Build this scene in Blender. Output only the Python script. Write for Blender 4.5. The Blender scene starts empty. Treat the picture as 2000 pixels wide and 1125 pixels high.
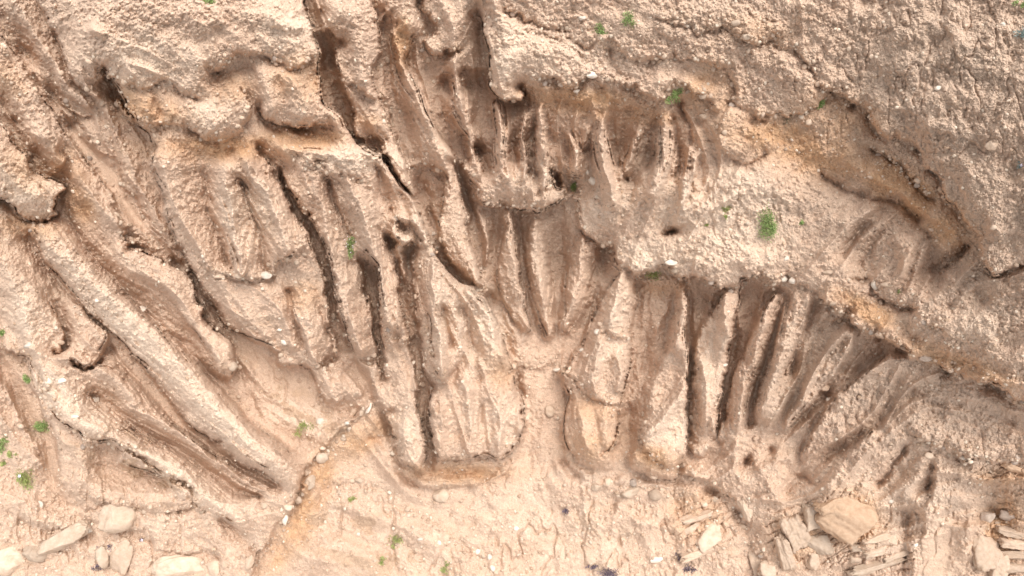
import bpy, bmesh, math, random
import numpy as np
from mathutils import Vector, Matrix

random.seed(7)
RNG = np.random.default_rng(11)
SC = bpy.context.scene
COL = SC.collection

# ------------------------------------------------------------------ camera, sky, sun, exposure
CAM_Z = 20.0
TILT = math.radians(22.0)
FPX = 1330.0
cam_d = bpy.data.cameras.new("camera")
cam_d.lens = FPX / 2000.0 * 36.0
cam_d.sensor_width = 36.0
cam_d.clip_end = 400.0
cam = bpy.data.objects.new("camera", cam_d)
cam.location = (0, 0, CAM_Z)
cam.rotation_euler = (TILT, 0, 0)
COL.objects.link(cam)
SC.camera = cam
SC.cycles.diffuse_bounces = 8
SC.cycles.max_bounces = 12

SUN_EL, SUN_AZ = math.radians(72), math.radians(60)      # azimuth from +Y towards +X
world = bpy.data.worlds.new("World")
SC.world = world
world.use_nodes = True
wn = world.node_tree.nodes
bg = wn["Background"]
sky = wn.new("ShaderNodeTexSky")
sky.sky_type = 'NISHITA'
sky.sun_disc = False
sky.sun_elevation = SUN_EL
sky.sun_rotation = SUN_AZ
sky.air_density = 1.0
sky.dust_density = 3.0
sky.ozone_density = 0.6
desat = wn.new("ShaderNodeHueSaturation")          # thin overcast: the blue is washed out of the sky
desat.inputs["Saturation"].default_value = 0.12
world.node_tree.links.new(sky.outputs[0], desat.inputs["Color"])
world.node_tree.links.new(desat.outputs[0], bg.inputs[0])
bg.inputs[1].default_value = 0.15
sun_d = bpy.data.lights.new("sun", 'SUN')
sun_d.energy = 1.1
sun_d.angle = math.radians(35)
sun_d.color = (1.0, 0.94, 0.86)
sun = bpy.data.objects.new("sun", sun_d)
COL.objects.link(sun)
sdir = Vector((math.sin(SUN_AZ) * math.cos(SUN_EL), math.cos(SUN_AZ) * math.cos(SUN_EL), math.sin(SUN_EL)))
sun.rotation_euler = sdir.to_track_quat('Z', 'Y').to_euler()
SC.view_settings.view_transform = 'Standard'
SC.view_settings.look = 'None'
SC.view_settings.exposure = 1.12
SC.view_settings.gamma = 1.0

# ------------------------------------------------------------------ survey grid: (u, v) are plan bearings from the drone station
STEP = 1.25
MARG = 150
U0, V0 = -MARG, -MARG
NX = int((2000 + 2 * MARG) / STEP) + 1
NY = int((1125 + 2 * MARG) / STEP) + 1
uu = (U0 + np.arange(NX) * STEP).astype(np.float32)
vv = (V0 + np.arange(NY) * STEP).astype(np.float32)
UU, VV = np.meshgrid(uu, vv)
CT, ST = math.cos(TILT), math.sin(TILT)


def place(u, v, h):
    """bearing + height above the beach -> world position"""
    dx = (u - 1000.0) / FPX
    dy = (562.5 - v) / FPX
    wy = dy * CT + ST
    wz = dy * ST - CT
    t = (CAM_Z - h) / (-wz)
    return dx * t, wy * t, h + 0.0 * t


def hash01(ix, iy, seed):
    n = (ix.astype(np.int64) * 374761393 + iy.astype(np.int64) * 668265263 + seed * 974634777) & 0xffffffff
    n = ((n ^ (n >> 13)) * 1274126177) & 0xffffffff
    n = n ^ (n >> 16)
    return (n & 0xffff).astype(np.float32) / 65535.0


def vnoise(x, y, seed=0):
    ix = np.floor(x); iy = np.floor(y)
    fx = (x - ix).astype(np.float32); fy = (y - iy).astype(np.float32)
    fx = fx * fx * fx * (fx * (fx * 6 - 15) + 10); fy = fy * fy * fy * (fy * (fy * 6 - 15) + 10)
    a = hash01(ix, iy, seed); b = hash01(ix + 1, iy, seed)
    c = hash01(ix, iy + 1, seed); d = hash01(ix + 1, iy + 1, seed)
    return ((a + (b - a) * fx) * (1 - fy) + (c + (d - c) * fx) * fy) * 2 - 1


def fbm(x, y, octs=4, seed=0, gain=0.5):
    r = 0; amp = 1; tot = 0
    for o in range(octs):
        ca, sa = math.cos(o * 1.1 + seed), math.sin(o * 1.1 + seed)
        r = r + amp * vnoise((x * ca - y * sa) * 2 ** o + o * 17.3, (x * sa + y * ca) * 2 ** o - o * 9.1, seed + o)
        tot += amp; amp *= gain
    return r / tot


def sample(arr, u, v):
    x = np.clip((np.asarray(u) - U0) / STEP, 0, NX - 1.001); y = np.clip((np.asarray(v) - V0) / STEP, 0, NY - 1.001)
    ix = np.floor(x).astype(int); iy = np.floor(y).astype(int)
    fx = x - ix; fy = y - iy
    return (arr[iy, ix] * (1 - fx) * (1 - fy) + arr[iy, ix + 1] * fx * (1 - fy)
            + arr[iy + 1, ix] * (1 - fx) * fy + arr[iy + 1, ix + 1] * fx * fy)


def smooth(a, n):
    a = a.copy()
    for _ in range(n):
        p = np.pad(a, 1, mode='edge')
        a = (p[:-2, 1:-1] + p[2:, 1:-1] + p[1:-1, :-2] + p[1:-1, 2:] + 2 * p[1:-1, 1:-1]) / 6.0
    return a


def sstep(a, b, x):
    t = np.clip((x - a) / (b - a), 0, 1)
    return t * t * (3 - 2 * t)


# ------------------------------------------------------------------ broad form of the slope (thin plate through spot heights)
SPOT = [(1000, 1100, 0), (700, 1080, .3), (1300, 1080, .2), (1050, 950, .5), (1050, 800, 1.2), (1090, 650, 2.0), (1080, 450, 3.6),
        (1100, 300, 5.2), (1100, 100, 7.6), (1100, -100, 8.8), (600, 900, 1.9), (580, 750, 2.2), (500, 550, 4.4),
        (400, 300, 6.6), (300, 100, 8.2), (150, -100, 9.4), (250, 700, 3.2), (100, 520, 4.6), (0, 300, 6.3), (-120, 500, 5.6),
        (100, 900, 1.9), (200, 1050, .9), (-100, 1100, .9), (1400, 800, 2.1), (1400, 620, 3.6), (1400, 500, 5.0), (1400, 300, 6.3),
        (1400, 100, 7.9), (1600, 700, 4.0), (1700, 500, 5.9), (1600, 300, 6.7), (1850, 300, 8.3), (1900, 100, 9.4),
        (2100, -100, 10.4), (1950, 600, 7.2), (2130, 600, 8.0), (1800, 850, 3.9), (1900, 960, 2.6), (1950, 1080, 2.0),
        (1600, 1050, .9), (900, 700, 3.0), (800, 550, 4.2), (700, 350, 6.0), (650, 100, 7.9), (850, 850, 2.0),
        (1150, 850, 1.6), (1300, 850, 1.9), (900, 350, 5.0), (880, 100, 7.4), (1000, 1250, 0), (2100, 1250, 1.5), (-100, 1250, .5)]


def tps(spots):
    P = np.array(spots, float); X = P[:, :2] / 1000.0; n = len(P)
    r = np.linalg.norm(X[:, None] - X[None], axis=2)
    K = np.where(r > 0, r * r * np.log(r + 1e-12), 0) + np.eye(n) * 0.01
    Q = np.hstack([np.ones((n, 1)), X])
    A = np.zeros((n + 3, n + 3)); A[:n, :n] = K; A[:n, n:] = Q; A[n:, :n] = Q.T
    w = np.linalg.solve(A, np.concatenate([P[:, 2], np.zeros(3)]))
    s = 16
    cu = np.arange(U0, U0 + NX * STEP + s, s); cv = np.arange(V0, V0 + NY * STEP + s, s)
    G = np.stack(np.meshgrid(cu, cv), -1) / 1000.0
    out = w[n] + w[n + 1] * G[..., 0] + w[n + 2] * G[..., 1]
    for i in range(n):
        d = np.linalg.norm(G - X[i], axis=2)
        out += w[i] * d * d * np.log(d + 1e-12)
    x = (UU - U0) / s; y = (VV - V0) / s
    ix = x.astype(int); iy = y.astype(int); fx = x - ix; fy = y - iy
    return (out[iy, ix] * (1 - fx) * (1 - fy) + out[iy, ix + 1] * fx * (1 - fy)
            + out[iy + 1, ix] * (1 - fx) * fy + out[iy + 1, ix + 1] * fx * fy).astype(np.float32)


BASE = smooth(tps(SPOT), 8) * .82

# ------------------------------------------------------------------ break lines, crests and gullies of the eroded face
# L: lip with height a on the upper/right side and b on the lower/left side of its run;  R: crest or gully at one height
CURVES = []
LIPS = []


def _pts(s):
    return np.array([[float(q) for q in p.split(',')] for p in s.split()])


def L(a, b, s, jag=1.0):
    if jag <= .8:                                   # flanks of the fins fall away to their slots
        if .15 < a <= .8: a -= .42
        if .15 < b <= .8: b -= .42
    CURVES.append((a, b, _pts(s), jag, 1)); LIPS.append((a, b, _pts(s)))


def R(h, s, jag=0.5):
    h = h if isinstance(h, tuple) else (h, h)
    CURVES.append((h[0], h[1], _pts(s), jag, 0))


def RIB(h, w, s, jag=.6):
    """broad rounded rib: two shoulders w pixels either side of its crest"""
    P = _pts(s); h = h if isinstance(h, tuple) else (h, h)
    T = np.gradient(P, axis=0); T /= np.linalg.norm(T, axis=1)[:, None]; N = np.stack([T[:, 1], -T[:, 0]], 1)
    for sg in (-1, 1):
        CURVES.append((h[0], h[1], P + N * w * sg, jag, 0))
    CURVES.append((h[0] + .12, h[1] + .12, P, .5, 0))


def FIN(hc, hb, w0, w1, s, jag=.5):
    """sharp crest that flares downslope into a cone between two hollows"""
    P = _pts(s); T = np.gradient(P, axis=0); T /= np.linalg.norm(T, axis=1)[:, None]; N = np.stack([T[:, 1], -T[:, 0]], 1)
    w = np.linspace(w0, w1, len(P))[:, None]
    CURVES.append((hc * .8, hc, P, .4, 0))
    for sg in (-1, 1):
        CURVES.append((hb, hb, (P + N * w * sg)[:-1], jag, 0)); CURVES.append((hc * .55, hc * .6, (P + N * w * sg * .42), jag, 0))


# --- upper left: gullies beside the big mass
L(-1.2, .3, "-20,30 0,68 30,100 62,150 82,190 110,222 130,262 150,290 175,318 200,352 222,385 228,402")
L(.3, -1.1, "55,-60 72,0 95,42 112,75 130,120 150,158 180,190 200,200")
R(-.1, "20,-20 60,60 95,110 130,160 160,190 176,212")
L(-.3, -1.3, "98,135 116,175 125,200 148,224 182,226")
R(-1.5, "12,72 45,110 70,150 90,190 112,214")
R(-1.75, "120,222 140,255 162,285 187,310 212,342 228,375 250,405 272,432", .2)
L(-.4, -1.6, "148,232 158,255 175,278 202,300 232,310 236,345 250,378 275,405 300,440 325,470 345,500")
R(-.35, "190,212 200,240 205,275", .6)
L(-.7, -.35, "184,200 196,226 212,252 226,285 228,302")
R(-.1, "205,215 225,255 245,300 262,345 285,382 310,418 332,455 352,485")
L(.6, -1.3, "196,140 226,168 243,202 265,235 290,262 300,292 298,330 310,362 320,402 326,435 345,472 362,505 386,550 410,590 432,625 452,645")
R(-1.1, "215,170 235,215 258,250 280,280 285,315 297,350 312,400")
# --- the big upper left mass
R(1.5, "180,60 230,90 280,100 340,60 380,100 400,150")
R(1.5, "260,10 330,30 420,30 520,40 590,50")
L(1.3, 1.05, "182,118 200,142 228,160 250,172 290,170 318,158 342,166", 1.6)
L(1.2, .65, "228,190 245,215 262,232 285,244 315,247 345,238 366,250 395,268 425,277 455,268 478,240 484,205 472,172", 1.6)
R(1.1, "270,185 285,210 300,232")
R(1.1, "318,180 330,205 335,225")
R(.8, "300,190 310,215 312,232")
R(1.3, "345,170 375,200 410,240 440,230 455,200")
L(1.2, .95, "340,166 350,178 372,190 392,196", 1.4)
R(.75, "415,150 450,140 490,135 495,190 492,230 480,262", .6)
L(1.4, 1.0, "405,135 428,128 450,118 470,112 500,106 522,110 550,126 566,130 600,115 618,92", 1.6)
R(1.25, "512,140 524,190 535,225")
R(1.35, "565,150 590,190 600,225")
R(.95, "545,150 556,190 562,225")
L(1.0, .7, "503,200 508,225 530,240 560,247 600,247 625,240 645,250", .8)
R(.6, "330,275 400,300 450,295 500,275 520,262 560,275 610,280 650,275", .5)
L(-1.3, 1.0, "590,-40 600,10 608,45 617,82 622,112 625,150 632,190 641,212 660,222 680,250 695,276 716,282 735,291 750,312 770,346 790,376 812,402 830,440 845,480 851,502 866,516 885,545 910,560 935,572 950,592 965,622 980,652 989,682 998,702", .8)
R(1.3, "650,232 680,270 705,300 735,310")
# left columns of the mass
R(1.3, "310,305 322,350 340,400 365,450 390,490 410,520")
R(.3, "395,330 405,380 415,430 432,470 445,520")
R(1.4, "437,330 446,380 453,430 463,480 472,535", .35)
R(1.5, "478,320 500,360 525,390 540,430 555,470 560,500", .35)
R(.45, "462,350 482,400 500,440 510,490 520,530")
R(.6, "500,290 530,325 553,370 572,410 590,450 600,475")
L(1.2, .7, "386,505 402,528 420,543 450,541 475,545 500,551 528,536 545,512 575,500 598,478", 2.0)
# crevice east of them
R((.1, -1.4), "505,285 535,330 562,380 592,430 608,470")
R(-1.6, "608,470 630,520 645,570 657,625 672,675", .3)
L(-1.2, .5, "583,425 600,465 620,505 636,555 641,590 651,640 668,692")
L(.8, -1.2, "545,335 575,390 600,430 625,470 641,508 646,548 657,592 674,640 690,690")
# lower brown column
R(.75, "440,560 470,600 500,640 530,660", .4)
R(.9, "520,560 545,600 560,640 575,680")
R(.65, "600,560 620,610 640,660 655,690")
R(.25, "560,565 572,600 583,650 595,690 600,712", .4)
R((.7, 1.0), "572,588 585,625 600,665 612,697", .3)
R((1.0, 0), "612,697 630,722 645,757 662,787", .3)
L(.2, -1.1, "386,552 410,595 440,640 470,656 495,666 520,673 545,690 545,712 580,716 605,724 622,760 640,790")
R(.2, "618,600 635,650 650,690 655,705")
L(.1, -.9, "660,695 640,712 625,712")
R(-1.65, "335,495 370,532 400,580 425,620 445,650", .3)
R(-1.2, "470,690 520,722 580,775 640,808 700,802", .2)
R(-1.1, "690,700 705,730 720,760 725,785", .3)
# --- middle part right of the crevice
L(1.35, 1.1, "560,300 585,310 600,337 620,322 645,337 668,336 690,345 712,330 740,316 754,303", 2.0)
R(1.5, "600,295 640,305 690,300 725,300")
R(1.25, "605,345 618,380 633,415 644,460 650,515 660,560 675,610 690,645 705,685", .35)
R(.35, "640,350 655,400 672,440 685,470")
R((1.4, 1.6), "672,345 690,375 705,410 717,445 728,475 738,512 748,562 755,602 772,640", .4)
R(.2, "740,330 750,380 770,420 790,450")
R(.5, "780,380 800,430 820,470")
R(1.3, "782,348 800,382 822,425 838,465")
R(.6, "756,400 745,450 750,480 760,530")
R(-.5, "758,462 768,470 772,490")
L(-1.2, .5, "700,508 710,545 718,590 730,640 742,690 748,742")
L(.5, -1.2, "734,520 740,590 742,640 748,690 752,742")
R(-1.4, "715,530 726,580 737,640 746,700", .3)
L(-.3, .4, "690,700 720,712 745,702")
R((.3, 1.0), "776,650 785,690 792,740 795,790 800,850 815,900")
L(1.1, .7, "752,640 770,668 795,672 808,655", 1.5)
L(-1.4, .7, "772,500 779,560 792,622 802,672 812,712 820,760 818,800")
R(-1.6, "790,560 802,615 812,655 821,700 825,740", .2)
L(.3, -1.4, "801,470 804,540 807,592 814,652 821,700 829,742")
R(.6, "775,470 785,520 788,545")
R(.5, "820,490 818,540 818,590 824,640 832,690")
R(-.2, "808,470 806,505")
R(1.4, "770,432 795,425 825,450 840,480")
L(1.5, .7, "768,425 766,445 775,465 800,470 830,480 848,495", 1.6)
R((1.6, 1.9), "850,512 848,560 850,600 853,650 860,700 864,735", .3)
R(.5, "838,620 836,660 842,700")
R(1.4, "850,530 870,565 885,600 897,650")
R(.7, "862,600 868,640 880,680")
L(1.4, .6, "836,655 836,690 848,718 862,748 880,725 898,700 897,660", 1.4)
R(1.5, "910,568 930,585 948,612 960,642 972,680 980,702", .3)
R(.65, "900,600 915,650 930,700 940,740")
R(1.0, "935,700 960,740 985,780 1000,830")
R(.7, "878,770 888,830 896,885", .35)
R(1.35, "846,770 856,850 862,895", .35)
R(1.3, "905,740 915,820 922,880", .35)
R(.6, "938,790 944,840 950,880", .35)
R(1.2, "965,760 975,820 975,880", .35)
R(.6, "990,790 1000,830 1000,865", .35)
L(-1.4, 1.0, "998,702 1005,740 1020,782 1024,832 1012,862")
R(-1.6, "824,742 826,790 831,822 838,870 846,908", .3)
L(.9, -1.0, "846,760 838,800 840,840 848,880 852,905")
L(-1.0, .9, "818,770 822,810 828,850 834,905")
L(.9, -1.0, "758,800 764,830 768,860 778,888 800,910 832,924", 1.0)
L(.9, -.1, "852,906 880,894 920,895 950,886 975,896 1000,878 1018,850", 1.0)
R(-.2, "775,905 800,928 845,932 900,925 950,922 985,905", .4)
L(-.1, -1.0, "772,918 800,940 845,955 900,952 945,950 985,930 1010,900", .8)
# --- gullies and blades under the top edge
R(.6, "630,-20 640,20 650,55")
L(.6, -.9, "617,68 640,66 655,80 668,84")
R(-1.5, "632,85 645,120 655,165 670,212 690,258 712,276", .3)
R(.9, "690,-20 700,60 705,120 712,155")
L(.5, -1.4, "652,88 658,130 670,180 686,215 690,252 716,281 745,300 768,335 795,368 815,395")
L(.8, .4, "668,165 690,160 712,178 740,195", 1.5)
R(.5, "712,200 735,225 755,265 775,305 792,332")
L(-.7, .5, "720,-30 730,30 740,70 742,105 726,128 735,168 746,205 762,237 778,272 792,310 800,330", .9)
R(-.9, "752,20 758,95 765,150 778,200 790,235", .4)
R(.2, "770,-20 755,20 748,40")
R(-.3, "800,250 812,290 820,315")
R(.4, "795,-30 782,40 772,70 785,112 782,128", .3)
R(.3, "805,-30 800,60 803,85")
R((.5, .7), "782,128 796,152 812,178 822,204 836,232 852,262 870,292 888,325", .3)
L(-.9, .45, "803,75 800,105 790,125 805,150 822,180 832,210 850,245 868,275", .5)
R(-1.0, "812,80 830,130 850,160 862,200 868,240", .3)
L(.2, -.7, "812,-10 835,30 850,60 828,80 838,102 860,108 872,98 895,100", 1.6)
R(.3, "850,-30 880,20 890,60 888,95")
R((.4, .6), "888,98 892,145 893,165 897,195 906,228 917,262 928,300 938,342", .25)
R(-1.2, "868,152 880,165 884,185", .3)
R(-.5, "875,165 866,195 858,220", .4)
R(-.6, "820,182 836,207 852,237 862,260", .4)
L(-.3, -1.1, "848,150 866,142 884,150", .5)
L(-.2, -1.3, "903,148 916,138 935,133 953,142", .5)
R(-1.35, "910,165 930,160 945,175 935,210 938,240", .3)
R(-.2, "930,20 920,70 905,90", .5)
R(-.4, "928,80 935,110", .5)
R(-1.0, "872,240 880,280 895,300", .3)
R(-.9, "905,270 915,310", .4)
L(1.0, -.7, "940,30 950,90 955,140 955,172 966,186 985,193 1002,197 1022,194 1028,180 1018,165", .9)
R(1.1, "965,0 985,60 990,120 990,170")
# --- small fins of the second tier
FIN(1.05, -0.12, 7, 20, "970,200 978,250 976,300 982,350")
FIN(0.90, -0.17, 6, 15, "1022,228 1018,270 1026,310 1020,352")
FIN(1.20, -0.12, 7, 34, "1055,205 1052,250 1055,290 1062,340 1058,395")
FIN(0.80, -0.17, 7, 18, "1113,262 1124,300 1120,335")
FIN(1.30, -0.12, 5, 46, "1175,235 1172,275 1180,320 1192,360 1195,400")
FIN(1.30, -0.12, 12, 42, "1296,225 1300,290 1290,340 1268,385")
FIN(0.80, -0.12, 6, 15, "1243,262 1232,305 1210,345")
FIN(1.00, 0.08, 8, 26, "1352,300 1345,350 1330,400")
R(.6, "1268,390 1240,425 1225,470")
R(-1.4, "1078,338 1088,355 1092,370", .3); R(-1.3, "1122,352 1112,372", .3)
R(-.05, "1325,200 1345,240 1350,280", .4)
R(.15, "1080,200 1150,215 1220,220 1290,225 1320,215", .4)
R(-1.4, "932,285 942,300 950,325", .3)
R(.6, "1000,395 1030,385"); R(.5, "1130,300 1150,250", .6)
# columns left of the bowl
L(.3, -1.1, "798,328 825,324 850,332 866,346", 1.6)
R(-1.5, "812,345 822,375 836,415 846,450", .3)
R(-1.0, "840,350 845,375")
R(.6, "850,285 870,330 884,390 894,430 900,462 915,520 930,560")
L(-1.3, .4, "880,312 893,345 905,385 916,425 913,450 928,502 938,542 944,566")
L(.4, -.9, "868,352 862,400 852,432 856,462 872,500 890,530")
R(-1.6, "898,325 908,370 922,410 928,450 938,500 946,540", .3)
L(.4, -1.2, "905,316 912,345 920,372 930,395", 1.2)
R(.1, "932,408 945,450 952,488 948,512")
R(-1.25, "962,420 966,480 958,530 945,560", .3)
R(-1.6, "948,570 958,585 962,605", .3)
L(-.9, -1.6, "936,575 950,563 968,570", 1.5)
R(.5, "930,340 950,370 985,385 1030,385 1070,375 1100,370")
L(.8, -1.1, "915,378 945,402 975,398 1000,408 1040,418 1070,410 1095,396 1120,388 1128,412 1132,442 1150,466 1170,476 1190,480 1200,502 1204,525", 1.6)
R((.3, .9), "994,412 997,442 992,480 1003,522 1015,562 1023,592 1036,642", .25)
L(-1.4, .6, "1001,420 1005,480 1016,540 1027,600 1042,650", .4)
R(-1.7, "1013,425 1018,490 1026,550 1034,600", .2)
L(.0, -1.2, "990,440 976,480 968,520 972,560 986,600 1003,642", .6)
L(-.2, -1.5, "1030,430 1029,500 1031,560 1046,620 1060,655", .5)
R(.45, "1046,428 1045,500 1055,560 1066,620 1072,655")
L(-1.0, -.2, "1064,440 1072,500 1080,560 1085,610", .6)
R(-1.2, "1092,440 1096,500 1098,560 1090,620", .4)
R(.45, "1142,460 1135,500 1122,560 1112,600 1105,650")
L(-.3, -1.0, "1122,450 1116,500 1106,550 1098,600", .6)
L(-1.3, -.2, "1162,485 1158,530 1150,580 1140,610 1125,650", .6)
R(-1.4, "1180,490 1180,530 1168,580 1158,610", .3)
R(-.3, "1000,655 1015,690 1030,705"); R(-.2, "985,612 1000,650 1008,690")
R(-.5, "1085,640 1080,675 1085,700", .3); R(-.75, "1062,665 1065,700", .3); R(-.75, "1105,660 1095,700", .3)
L(-.4, -1.4, "1002,722 1025,712 1045,722 1065,718 1080,712 1088,726 1102,722", 1.4)
R(-1.8, "1008,745 1015,765 1022,790", .3)
R(-.9, "1045,738 1042,775 1050,800 1052,850")
R(-1.5, "1080,740 1090,790 1088,840", .3)
R(-1.4, "1030,830 1028,880 1035,930", .3)
R(-.7, "1060,840 1065,890 1088,940 1105,1000", .4)
R(-1.2, "1085,860 1100,900 1125,935", .5)
# --- big column in the middle
L(.6, -1.2, "1208,530 1190,562 1166,600 1150,640 1135,670 1120,690 1104,716 1100,742 1112,770 1101,800 1098,840 1106,872 1130,902", .8)
R((.9, 1.2), "1215,535 1205,580 1195,620 1190,645")
R(1.3, "1172,665 1160,720 1162,765", .35)
R(.7, "1188,665 1184,720 1186,770", .35)
R(1.2, "1208,700 1210,730 1205,760", .3)
L(1.1, .8, "1162,645 1180,656 1205,658 1236,655", 1.8)
L(1.1, .5, "1100,722 1122,742 1148,775 1180,792 1212,786", 2.2)
R(1.0, "1130,800 1140,840 1150,880", .5)
R(.7, "1160,800 1168,850 1172,890", .5)
R(1.0, "1188,790 1192,840 1190,880", .5)
L(-1.2, .6, "1246,538 1245,580 1239,630 1236,680 1233,720 1222,756 1212,790 1210,830 1206,868 1196,888", .5)
L(.5, .0, "1106,880 1130,900 1160,912 1190,900", .8)
R(-.2, "1110,905 1150,940 1190,955")
# --- recess and blades to its right
R(-.4, "1255,560 1252,620 1250,680 1246,740", .3)
R(-.2, "1280,570 1300,600 1290,640 1275,670", .6)
R(-1.3, "1262,660 1262,690 1250,725", .3)
R(-.6, "1285,650 1278,690 1262,725")
R(-.9, "1318,570 1312,610 1300,650 1295,680", .4)
L(-1.2, .9, "1341,560 1342,600 1336,650 1343,690 1344,740 1343,780 1341,850 1336,900", .4)
R((.2, .9), "1330,560 1330,600 1325,640 1325,680", .3)
R(.2, "1305,690 1290,725 1272,765 1262,800")
R(.1, "1325,735 1305,765 1285,790", .4)
R(.9, "1336,758 1316,785 1287,820 1258,852", .4)
L(.8, .2, "1248,848 1262,885 1285,905 1312,916 1326,905 1334,882", 1.2)
R(.15, "1240,880 1270,915 1310,928")
L(.2, -.9, "1228,880 1235,912 1260,930 1300,940 1322,936 1328,912", .8)
R(-1.5, "1226,800 1230,830 1222,865", .3)
L(-.6, -1.4, "1214,796 1228,786 1240,800 1244,830 1238,860", 1.2)
L(.6, -1.1, "1412,566 1392,600 1372,640 1356,680 1349,730 1351,790 1346,830 1350,868", .7)
R(.9, "1415,580 1418,630 1422,680 1421,720 1402,770 1392,800 1398,842", .3)
L(-1.3, .6, "1448,562 1447,600 1436,650 1426,690 1421,725 1415,762 1408,800 1402,842 1396,866", .6)
R(.7, "1370,700 1370,760 1372,830")
L(.5, -.9, "1342,862 1356,888 1376,888 1396,866", 1.0)
R(-1.3, "1349,580 1346,640 1347,700 1347,780 1343,850", .2)
R(-.9, "1370,575 1365,610 1355,650", .5)
L(1.0, -.35, "1200,512 1222,524 1248,540 1262,528 1285,530 1305,526 1320,540 1345,548 1375,550 1395,562 1420,568 1440,566 1452,548 1468,540 1492,538 1512,546 1530,545 1555,553 1582,566 1610,592 1640,612 1672,640 1705,652 1735,664 1770,684 1792,702 1825,716 1862,731 1905,746 1950,756 1990,782 2050,820", 2.0)
# --- right hand fins
L(.6, -1.3, "1518,566 1492,600 1471,640 1451,680 1436,710 1426,742 1416,790 1407,840 1390,870", .6)
R((.5, .9), "1520,568 1506,602 1491,652 1476,692 1458,732 1452,782 1442,832", .3)
R(-.4, "1536,575 1517,640 1502,690 1482,740 1472,790 1466,832", .4)
R((.4, 1.0), "1560,582 1546,620 1531,670 1516,722 1502,762 1492,802", .3)
R(-.7, "1470,560 1450,600 1440,650", .3)
R(-.2, "1590,590 1572,640 1555,690 1540,730", .4)
R((-.2, 0), "1640,625 1612,660 1580,722 1552,772 1530,822")
R((.2, .6), "1655,650 1622,692 1592,742 1562,792 1540,832", .4)
L(.7, -.6, "1745,680 1702,718 1662,750 1622,790 1592,832 1576,872 1562,902", .6)
R(-.5, "1690,690 1650,730 1615,765 1580,802 1550,835 1530,862", .3)
R(.5, "1600,850 1620,840 1640,835")
R(0, "1760,740 1740,800 1702,842 1652,872 1602,905 1580,940")
R(.7, "1702,842 1672,880 1642,920 1622,955", .3)
R(-.1, "1772,870 1742,912 1712,950", .3)
R(.5, "1762,850 1735,890 1695,925 1670,960", .5)
R(.3, "1812,895 1795,930 1770,970"); R(.35, "1832,905 1822,960 1812,1010", .3); R(0, "1820,912 1805,960", .3)
L(.7, .25, "1775,855 1800,862 1850,876 1882,894 1912,905 1962,908 2050,900", 1.8)
R(.2, "1850,790 1920,830 2000,850"); R(-.1, "1780,760 1830,790 1900,800 1980,830")
R(.3, "1520,900 1500,930 1490,960"); R(-.2, "1480,860 1500,890 1540,920 1590,940")
R(.3, "1440,860 1430,900 1445,940"); R(-.2, "1420,880 1400,900"); R(-.3, "1465,890 1455,910", .3)
# --- top: bulging pebbly masses
L(.8, .65, "985,25 1010,28 1050,50 1100,55 1122,80 1140,95 1158,85", 2.0)
L(.9, .7, "1030,62 1080,78 1115,92 1150,110 1165,80", 1.8)
L(.9, .35, "1028,165 1060,162 1085,160 1102,172 1122,182 1140,160 1160,150 1178,168 1215,165 1240,178 1262,192 1285,202 1308,182 1320,166 1350,185 1372,188 1386,196 1398,215", 2.0)
L(1.0, .75, "1160,75 1188,78 1205,92 1227,112 1250,126 1268,120 1292,116 1332,118 1372,120 1412,132 1416,148", 1.8)
R(.4, "1185,95 1200,120 1215,145", .5)
R(.5, "1335,140 1370,150 1400,160")
L(.9, .65, "1418,148 1430,190 1405,230 1400,260 1415,290 1440,310 1470,322 1495,300", 1.2)
R(.2, "1365,230 1390,290 1400,330 1380,380")
L(1.3, 1.1, "1282,30 1320,44 1345,52 1370,70 1410,58 1440,72 1470,90 1505,82 1530,95 1555,98 1575,115 1590,160", 2.0)
R(1.2, "1400,10 1480,30 1560,60")
L(1.2, .95, "1555,100 1580,125 1600,165 1640,172 1655,178", 1.6)
R(.9, "1500,150 1560,190 1600,210"); R(.5, "1420,200 1500,240 1560,260")
L(.95, .65, "1480,235 1520,225 1560,225 1580,215 1620,190", 1.6)
R(.8, "1350,420 1400,400 1450,360 1480,330 1520,380"); R(.8, "1280,450 1350,470 1420,500 1500,500")
R(.95, "1300,500 1350,510 1400,530"); R(.6, "1240,480 1262,500")
R(.6, "1220,420 1160,440 1135,420"); R(-.4, "1300,455 1320,450", .4)
R(.7, "1330,350 1330,400 1320,440"); R(.0, "1355,340 1350,380")
L(1.2, .45, "1600,168 1660,195 1695,215 1720,262 1760,270 1790,285 1810,320 1835,345 1842,380 1862,405 1890,440 1912,470 1916,505 1935,532 1962,532 2010,510", 1.6)
R(.5, "1500,260 1560,280 1640,310 1700,340 1760,372 1810,410 1850,445 1875,480", .5)
R(-.1, "1600,340 1650,370 1700,385 1750,395 1800,430", .4)
R(.4, "1560,330 1580,380 1590,430")
L(.5, .25, "1700,285 1740,310 1775,335 1800,370 1830,400", 1.4)
R((.2, .6), "1705,405 1660,445 1630,480 1612,500", .4); R((0, .5), "1742,415 1700,455 1685,470", .4)
R(.2, "1720,415 1680,455 1645,500", .3); R(.15, "1755,435 1715,465 1700,490 1680,520", .4)
R(.6, "1750,465 1770,500 1760,545 1740,560"); R(0, "1800,440 1820,465 1823,500 1820,535", .3)
R(.35, "1850,460 1855,490"); L(.6, .25, "1888,482 1880,500 1850,515 1825,532", .6)
R(.6, "1850,530 1870,560 1860,600"); R(.45, "1890,530 1905,560 1925,590"); R(.6, "1640,540 1680,560 1700,600")
R(1.1, "1900,650 1950,690 2020,720"); R(1.0, "1780,600 1830,640 1860,670"); L(1.3, .9, "1790,600 1810,625 1840,645 1870,660", 2)
L(.5, .3, "1665,540 1700,545 1710,570 1750,590 1790,605", 1.5)
R(.5, "1700,600 1750,630 1800,670 1850,700 1900,720", .6)
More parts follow.
